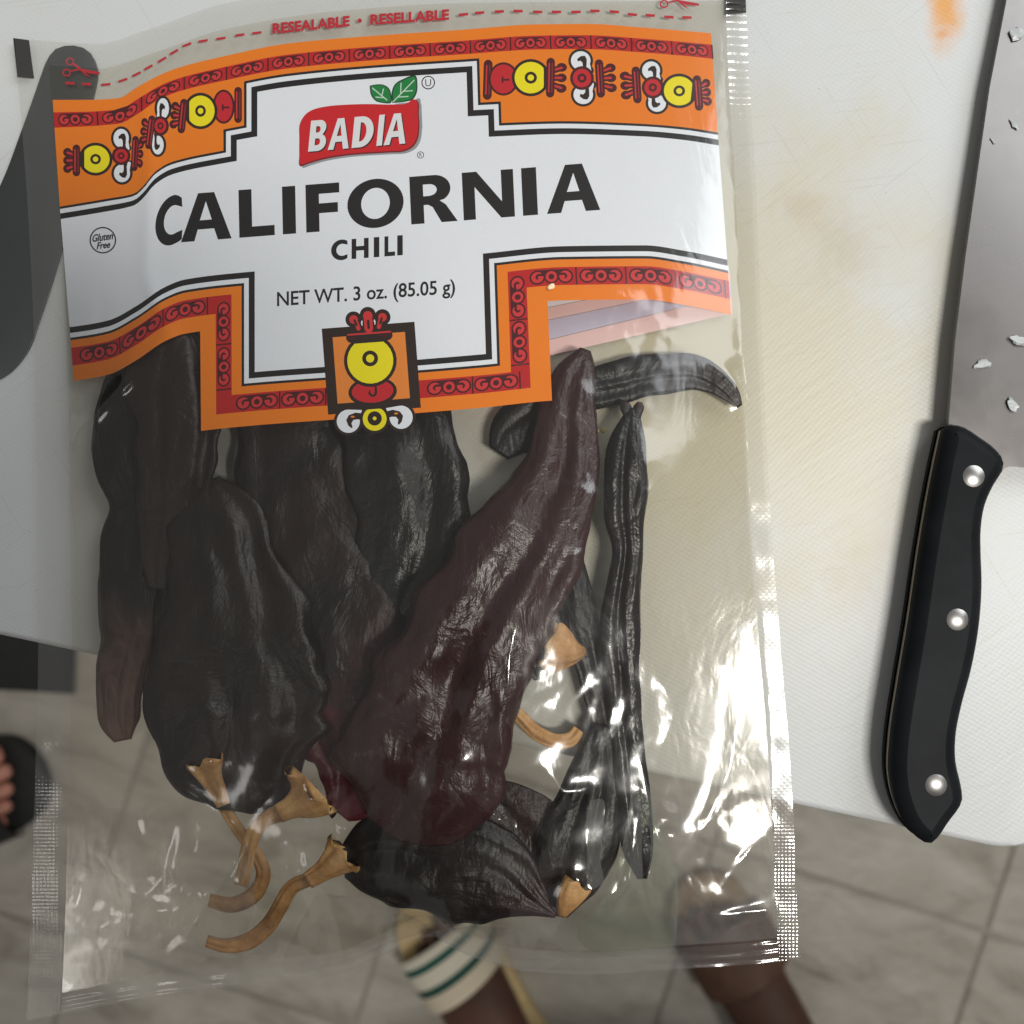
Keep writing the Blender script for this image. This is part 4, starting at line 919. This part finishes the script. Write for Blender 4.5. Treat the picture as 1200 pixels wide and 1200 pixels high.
# cut line: wording, dashes, scissors
settype('RESEALABLE', (320, 39), (409, 30), 11, 'cutred', 'cut_line', offset=0.75); settype('RESELLABLE', (434.5, 28.5), (525.5, 22.5), 11, 'cutred', 'cut_line', offset=0.75)
addpx([ell(421.5, 24.2, 2.6)], 'cutred', 'cut_line')
dash = [(82,97.5),(101,98.5),(124,99),(144,94),(160,87),(174,79),(190,70),(204,61),(219,52.5),(238,48),(259,45),(281,41),(301,38.5)]
dash2 = [(543,17),(562,15),(585,13.5),(607,13),(630,14),(652,14),(675,14),(697,12.8),(720,13.8),(741,17),(762,18),(784,20),(805,20.5)]
for dd in (dash, dash2):
    for i, (x, y) in enumerate(dd):
        a = dd[max(0, i-1)]; b = dd[min(len(dd)-1, i+1)]; t = np.array([b[0]-a[0], b[1]-a[1]], float); t /= np.linalg.norm(t); addpx([bar(x-t[0]*5.5, y-t[1]*5.5, x+t[0]*5.5, y+t[1]*5.5, 3.2 if dd is dash2 else 2.8, False)], 'cutred', 'cut_line')
def scissors(ox, oy, sc):
    Q = lambda x, y: (ox + x*sc, oy + y*sc)
    for x, y in ((-14, -9), (-18, 4)): addpx([ell(*Q(x, y), 5*sc, 4.6*sc, 20), ell(*Q(x, y), 3.3*sc, 3*sc, 20)], 'cutred', 'cut_line')
    addpx([np.array([Q(-11,-6),Q(-4,0),Q(5,7.5),Q(10,10),Q(3,3),Q(-8,-7)])], 'cutred', 'cut_line')
    addpx([np.array([Q(-13,3),Q(-3,1),Q(8,5),Q(21,6),Q(21,3.5),Q(7,1),Q(-4,-1),Q(-13,1.5)])], 'cutred', 'cut_line')
scissors(96, 81, 1.0); scissors(797, 0.5, 1.05)
addpx([dense([(15.5,44.5),(34,47),(40,92),(20.5,90)], 5)], 'markblack', 'registration_mark'); addpx([dense([(852,-27),(873,-27),(874.5,15),(852.5,16.5)], 5)], 'markblack', 'registration_mark#2')

INK = {'orange': lin(238,128,26), 'orange2': lin(232,136,56), 'white': lin(232,237,247), 'black': lin(24,22,24), 'umber': lin(40,26,20), 'red': lin(186,30,32), 'red2': lin(196,34,44), 'rose': lin(206,52,56), 'rose2': lin(150,40,44),
       'maroon': lin(74,18,24), 'yellow': lin(240,226,20), 'greyshadow': lin(150,152,160), 'darkred': lin(120,20,26), 'logored': lin(204,26,36), 'leaf': lin(18,128,62), 'leafdark': lin(20,60,36), 'veinwhite': lin(200,222,206),
       'silver': lin(226,230,236), 'cutred': lin(186,40,52), 'markblack': lin(26,24,20)}
inks = list(INK); MI = {k: mat_ink('ink_' + k, c, 0.05 if k in ('black', 'umber', 'markblack') else 0.14) for k, c in INK.items()}
def build_print():
    verts = []; edges = []
    for loops, ink, grp in layers:
        for l in loops:
            b = len(verts); n = len(l); verts += [Vector((float(x), float(y))) for x, y in l]; edges += [(b+i, b+(i+1) % n) for i in range(n)]
    for x in np.arange(62, 872, 6.0):
        for y in np.arange(20, 520, 6.0): verts.append(Vector((x + 0.013*y % 1.7, y + 0.37)))
    r = delaunay_2d_cdt(verts, edges, [], 0, 1e-4)
    V = np.array([(v.x, v.y) for v in r[0]]); T = np.array(r[2], int)
    C = V[T].mean(axis=1)
    top = np.full(len(T), -1)
    for li, (loops, ink, grp) in enumerate(layers):
        a = np.vstack(loops); lo = a.min(0); hi = a.max(0)
        m = np.where((C[:, 0] > lo[0]) & (C[:, 0] < hi[0]) & (C[:, 1] > lo[1]) & (C[:, 1] < hi[1]))[0]
        if not len(m): continue
        cx = C[m, 0][:, None]; cy = C[m, 1][:, None]; par = np.zeros(len(m), int)
        for l in loops:
            x1, y1 = l[:, 0][None], l[:, 1][None]; x2, y2 = np.roll(l[:, 0], -1)[None], np.roll(l[:, 1], -1)[None]
            cond = (y1 > cy) != (y2 > cy); xi = x1 + (cy - y1) * (x2 - x1) / np.where(y2 == y1, 1e-9, y2 - y1)
            par += (cond & (cx < xi)).sum(1)
        top[m[par % 2 == 1]] = li
    zz = zs(V[:, 0], V[:, 1]) - 0.00012
    W3 = Pn(V[:, 0], V[:, 1], zz)
    groups = {}
    for t, li in zip(T, top):
        if li >= 0: groups.setdefault(layers[li][2], []).append((t, layers[li][1]))
    made = {}
    top_ = ['label', 'cut_line', 'registration_mark', 'registration_mark#2']; order = top_ + [g for g in groups if g not in top_]
    for gname in order:
        tris = groups[gname]; idx = np.unique(np.array([t for t, _ in tris])); rm = -np.ones(len(V), int); rm[idx] = np.arange(len(idx))
        used = sorted(set(i for _, i in tris))
        nm = 'printed_label' if gname == 'label' else gname.split('#')[0]
        par = bag if gname in top_ else made['label']
        a, b, c = W3[tris[0][0]]; fl = np.cross(b-a, c-a)[2] < 0
        o = pydata(nm, W3[idx], [rm[t][::-1] if fl else rm[t] for t, _ in tris], [MI[i] for i in used], par)
        o.data.polygons.foreach_set('material_index', [used.index(i) for _, i in tris]); made[gname] = o
    return made
build_print()
# back panel print, seen from behind through the front film
faint_pink = mat_ink_faint('back_print_pink', lin(226,190,188), 0.85); faint_lav = mat_ink_faint('back_print_lavender', lin(190,184,206), 0.85); faint_white = mat_ink_faint('back_print_white', lin(222,222,228), 0.9)
def backband(a, b, c_, d, m, k):
    # a..b upper edge, c_..d lower edge, in px
    n = 24; v = []; f = []
    for i in range(n+1):
        t = i/n
        for q in range(5):
            s = q/4; x = (a[0]+(b[0]-a[0])*t)*(1-s) + (c_[0]+(d[0]-c_[0])*t)*s; y = (a[1]+(b[1]-a[1])*t)*(1-s) + (c_[1]+(d[1]-c_[1])*t)*s; v.append(P(x, y, 0.0014 + 0.0001*math.sin(x*0.03)))
    for i in range(n):
        for q in range(4): f.append((i*5+q, i*5+q+1, (i+1)*5+q+1, (i+1)*5+q))
    return pydata('back_print', v, f, m, bag)
backband((560,330),(850,300),(560,376),(855,318), faint_white, 0); backband((560,376.5),(855,318.5),(560,392),(856,330), faint_pink, 1)
backband((560,392.5),(856,330.5),(560,418),(857,346), faint_lav, 2); backband((560,418.5),(857,346.5),(560,436),(858,367), faint_pink, 3)
# crumb on the label
chipm = random.Random(5)
bm = bmesh.new(); bmesh.ops.create_icosphere(bm, subdivisions=2, radius=1.0); zc_ = float(zs([646], [336])[0]); c = P(646, 336, zc_ + 0.0003)
for v in bm.verts:
    kk = 1 + 0.4*noise.noise(v.co*1.3); v.co = (c[0] + v.co.x*0.0010*kk, c[1] + v.co.y*0.0007*kk + v.co.x*0.0003, c[2] + v.co.z*0.00028)
tag(from_bm('crumb', bm, mat_noise('crumb', lin(236,200,150), lin(246,222,184), 400), None, True), 'tiny cream crumb on the red band of the right label wing', 'crumb')

# ------------------------------------------------------------------ people at the counter
M_skin = mat_noise('brown_skin', lin(70,44,32), lin(86,54,40), 30, 0.5, 0.15, 0.002)
M_skin2 = mat_noise('pale_skin', lin(196,134,116), lin(208,148,130), 60, 0.5, 0.15, 0.002)
M_cloth = mat_noise('grey_cotton', lin(66,64,66), lin(84,82,84), 90, 0.85, 0.3, 0.002)
M_sole = mat_noise('tan_sole', lin(196,170,118), lin(214,190,140), 60, 0.6)
M_black = mat_noise('black_rubber', lin(16,18,18), lin(26,28,28), 80, 0.6)
def striped():
    m, nt, b, o = new_mat('striped_strap'); at = N(nt, 'ShaderNodeAttribute'); at.attribute_name = 'along'
    r = ramp(nt, [(0.0, lin(224,218,200)), (0.16, lin(20,84,70)), (0.29, lin(224,218,200)), (0.56, lin(20,74,62)), (0.70, lin(216,204,180))]); r.color_ramp.interpolation = 'CONSTANT'
    nt.links.new(at.outputs['Fac'], r.inputs[0]); nt.links.new(r.outputs[0], b.inputs['Base Color']); b.inputs['Roughness'].default_value = 0.7
    return m
def skin_body(name, verts, edges, rad, mat, parent, root=0, sub=2):
    me = bpy.data.meshes.new(name); me.from_pydata(verts, edges, []); me.update()
    o = bpy.data.objects.new(name, me); COL.objects.link(o); me.materials.append(mat); o.parent = parent; o.matrix_parent_inverse = parent.matrix_basis.inverted()
    md = o.modifiers.new('skin', 'SKIN'); md.use_smooth_shade = True
    for i, d in enumerate(me.skin_vertices[0].data): d.radius = rad[i] if isinstance(rad[i], tuple) else (rad[i], rad[i]); d.use_root = (i == root)
    s = o.modifiers.new('sub', 'SUBSURF'); s.levels = sub; s.render_levels = sub
    return o
def foot_nodes(ball, heel, side):
    """nodes and edges of a foot on the floor, from ankle to toes; side +1: big toe on the right seen from above"""
    b = Vector(ball); h = Vector(heel); d = (b - h).normalized(); n = Vector((d.y, -d.x)) * side
    def q(a, s, z): p = h + d * a + n * s; return (p.x, p.y, FZ + 0.022 + z)
    L = (b - h).length
    V = [q(0.035, 0, 0.10), q(0.01, 0, 0.035), q(0.06, 0, 0.060), q(L*0.62, 0, 0.045), q(L*0.92, 0, 0.026)]; Rr = [0.034, 0.030, 0.036, (0.040, 0.030), (0.046, 0.020)]
    Eg = [(0, 1), (0, 2), (2, 3), (3, 4)]
    for s, a, r in ((0.034, 0.060, 0.0125), (0.014, 0.062, 0.0095), (-0.004, 0.056, 0.009), (-0.020, 0.048, 0.0085), (-0.034, 0.036, 0.0085)):
        i = len(V); V += [q(L*0.92 + 0.028, s, 0.015), q(L*0.92 + a - 0.012, s, 0.013), q(L*0.92 + a, s, 0.009)]; Rr += [r*1.05, r, r*0.9]; Eg += [(4, i), (i, i+1), (i+1, i+2)]
    return V, Eg, Rr, d, n
def sandal(ball, heel, side, name, parent, solemat, strapmat, strap_at, strap_w, wide=0.050):
    b = Vector(ball); h = Vector(heel); d = (b - h).normalized(); n = Vector((d.y, -d.x)) * side; L = (b - h).length
    prof = [(-0.035, 0.020), (-0.030, 0.030), (0.0, 0.034), (0.05, 0.034), (0.10, 0.036), (L*0.75, wide-0.006), (L*0.95, wide), (L+0.03, wide-0.003), (L+0.055, wide-0.014), (L+0.068, 0.020)]
    out = [tuple(h + d*a + n*w) for a, w in prof] + [tuple(h + d*a - n*w*0.94) for a, w in prof[::-1]]
    sp = [tuple(p) for p in catmull(out + out[:1], 80)[:-1]]
    prism(name, sp, FZ + 0.0008, FZ + 0.021, solemat, parent, bevel=0.003, seg=3)
    v = []; f = []; al = []; na, nb = 24, 13
    for thick in (0, 1):
        for i in range(na+1):
            t = PI * i / na
            for k in range(nb):
                u = k/(nb-1); a = L*strap_at + (u - 0.5)*strap_w; w = (wide - 0.001) + (0.0025 if thick else 0); z = 0.068 - 0.026*u + (0.0025 if thick else 0)
                p = h + d*a + n * w * math.cos(t) * (1 - 0.05*abs(math.sin(t))); v.append((p.x, p.y, FZ + 0.015 + z * (math.sin(t) ** 0.75 if math.sin(t) > 0 else 0))); al.append(1 - u)
    m1 = (na+1)*nb
    for i in range(na):
        for k in range(nb-1):
            a0 = i*nb+k; f.append((a0, a0+1, a0+nb+1, a0+nb)); f.append((m1+a0+nb, m1+a0+nb+1, m1+a0+1, m1+a0))
        f.append((i*nb, (i+1)*nb, m1+(i+1)*nb, m1+i*nb)); e = i*nb+nb-1; f.append((m1+e, m1+e+nb, e+nb, e))
    o = pydata('strap', v, f, strapmat, parent); at = o.data.attributes.new('along', 'FLOAT', 'POINT'); at.data.foreach_set('value', al)
    return o
def FP(px, py): return P(px, py, FZ)[:2]
person = empty('person', (FP(720, 1300)[0], FP(720, 1300)[1], FZ)); tag(person, 'person standing in sandals, one with a green striped white strap, below the bag', 'person')
bl_, hl_ = FP(530, 1108), FP(655, 1278); br_, hr_ = FP(846, 1088), FP(944, 1258)
V1, E1, R1_, dl, nl = foot_nodes(bl_, hl_, 1); V2, E2, R2_, dr, nr_ = foot_nodes(br_, hr_, -1)
V = []; Eg = []; Rr = []
def addn(p, r): V.append(tuple(p)); Rr.append(r); return len(V) - 1
hx = (hl_[0] + hr_[0]) / 2; hy = (hl_[1] + hr_[1]) / 2 - 0.03
pel = addn((hx, hy - 0.06, FZ + 0.92), (0.15, 0.11)); abd = addn((hx, hy - 0.05, FZ + 1.08), (0.14, 0.10)); che = addn((hx, hy - 0.02, FZ + 1.28), (0.16, 0.11)); nek = addn((hx, hy + 0.05, FZ + 1.44), 0.055); hed = addn((hx, hy + 0.12, FZ + 1.53), (0.075, 0.09)); hed2 = addn((hx, hy + 0.17, FZ + 1.62), (0.07, 0.08))
Eg += [(pel, abd), (abd, che), (che, nek), (nek, hed), (hed, hed2)]
for (vv, ee, rr_, hp_) in ((V1, E1, R1_, -0.085), (V2, E2, R2_, 0.085)):
    o_ = len(V); V += vv; Rr += rr_; Eg += [(a + o_, b + o_) for a, b in ee]
    hip = addn((hx + hp_, hy - 0.05, FZ + 0.86), 0.085); kn = addn((0.5*(hx + hp_) + 0.5*vv[0][0], hy + 0.01, FZ + 0.48), 0.052); cf = addn((0.25*(hx + hp_) + 0.75*vv[0][0], 0.5*vv[0][1] + 0.5*(hy - 0.03), FZ + 0.33), 0.050)
    Eg += [(pel, hip), (hip, kn), (kn, cf), (cf, o_)]
PHZ = H + 0.010; PHC = (0.022, -0.074)
for sgn in (-1, 1):
    sh = addn((hx + sgn*0.18, hy + 0.0, FZ + 1.36), 0.055); el = addn((hx + sgn*0.24, hy + 0.16, FZ + 1.10), 0.042); wr_ = addn((PHC[0] + sgn*0.075, PHC[1] - 0.10, PHZ + 0.012), 0.026); pa = addn((PHC[0] + sgn*0.052, PHC[1] - 0.035, PHZ + 0.018), (0.030, 0.014))
    Eg += [(che, sh), (sh, el), (el, wr_), (wr_, pa)]
    for q in range(4):
        a = addn((PHC[0] + sgn*0.050, PHC[1] + 0.012*q - 0.012, PHZ + 0.012), 0.0085); b = addn((PHC[0] + sgn*0.046, PHC[1] + 0.014*q - 0.004, PHZ - 0.002), 0.0075); Eg += [(pa, a), (a, b)]
    a = addn((PHC[0] + sgn*0.030, PHC[1] - 0.03, PHZ + 0.020), 0.010); b = addn((PHC[0] + sgn*0.012, PHC[1] - 0.012, PHZ + 0.017), 0.009); Eg += [(pa, a), (a, b)]
skin_body('body', V, Eg, Rr, M_skin, person, pel)
M_strip = striped()
sandal(bl_, hl_, 1, 'sandal_sole', person, M_sole, M_strip, 1.0, 0.056); sandal(br_, hr_, -1, 'sandal_sole', person, mat_noise('worn_sole', lin(132,106,72), lin(150,124,88), 60), mat_noise('brown_strap', lin(84,58,44), lin(98,70,52), 60), 0.95, 0.060)
# clothes: a loose dress from shoulders to knee
v = []; f = []; nn = 36
for k, (z, rx, ry, cy) in enumerate(((1.40, 0.12, 0.09, 0.02), (1.34, 0.20, 0.13, 0.0), (1.22, 0.20, 0.15, -0.02), (1.05, 0.18, 0.14, -0.05), (0.90, 0.21, 0.16, -0.06), (0.70, 0.23, 0.17, -0.05), (0.52, 0.24, 0.18, -0.03))):
    for i in range(nn):
        a = 2*PI*i/nn; w = 1 + 0.04*math.sin(a*7 + k)*(k/6); v.append((hx + rx*w*math.cos(a), hy + cy + ry*w*math.sin(a), FZ + z))
for k in range(6):
    for i in range(nn): f.append((k*nn+i, (k+1)*nn+i, (k+1)*nn+(i+1) % nn, k*nn+(i+1) % nn))
pydata('dress', v, f, M_cloth, person)
# the phone that takes the picture, held above the bag
ph = rounded([(PHC[0]-0.037, PHC[1]-0.077), (PHC[0]+0.037, PHC[1]-0.077), (PHC[0]+0.037, PHC[1]+0.077), (PHC[0]-0.037, PHC[1]+0.077)], [0.008]*4)
phone = empty('phone', (PHC[0], PHC[1], PHZ - 0.004)); tag(phone, 'dark phone held flat above the bag by the standing person', 'phone')
prism('body', ph, PHZ - 0.004, PHZ + 0.004, simple('phone_glass', (0.012, 0.013, 0.016, 1), 0.25), phone, bevel=0.0018, seg=3)
prism('screen', offset_poly(ph, 0.003), PHZ + 0.0041, PHZ + 0.0044, simple('phone_screen', (0.02, 0.02, 0.022, 1), 0.1), phone)

# second person: foot in a black sandal coming in from the left
p2 = empty('person', (FP(-160, 860)[0], FP(-160, 860)[1], FZ)); tag(p2, 'second person in black sandals, only a toe showing at the left edge', 'person')
b2_, h2_ = FP(-12, 926), FP(-176, 994)
V3, E3, R3, d3, n3 = foot_nodes(b2_, h2_, -1)
V3 = list(V3); R3 = list(R3); E3 = list(E3); k0 = len(V3)
V3 += [(V3[0][0] - 0.01, V3[0][1], FZ + 0.34), (V3[0][0] - 0.0, V3[0][1], FZ + 0.50)]; R3 += [0.048, 0.055]; E3 += [(0, k0), (k0, k0+1)]
skin_body('body', V3, E3, R3, M_skin2, p2, 0)
sandal(b2_, h2_, -1, 'sandal_sole', p2, M_black, M_black, 0.98, 0.060, wide=0.056)
mat_ = prism('floor_mat', [FP(-320, 640), FP(92, 660), FP(90, 812), FP(-320, 790)], FZ + 0.001, FZ + 0.009, M_black, bevel=0.002)
tag(mat_, 'black mat on the floor at the left, just beyond the board', 'mat')
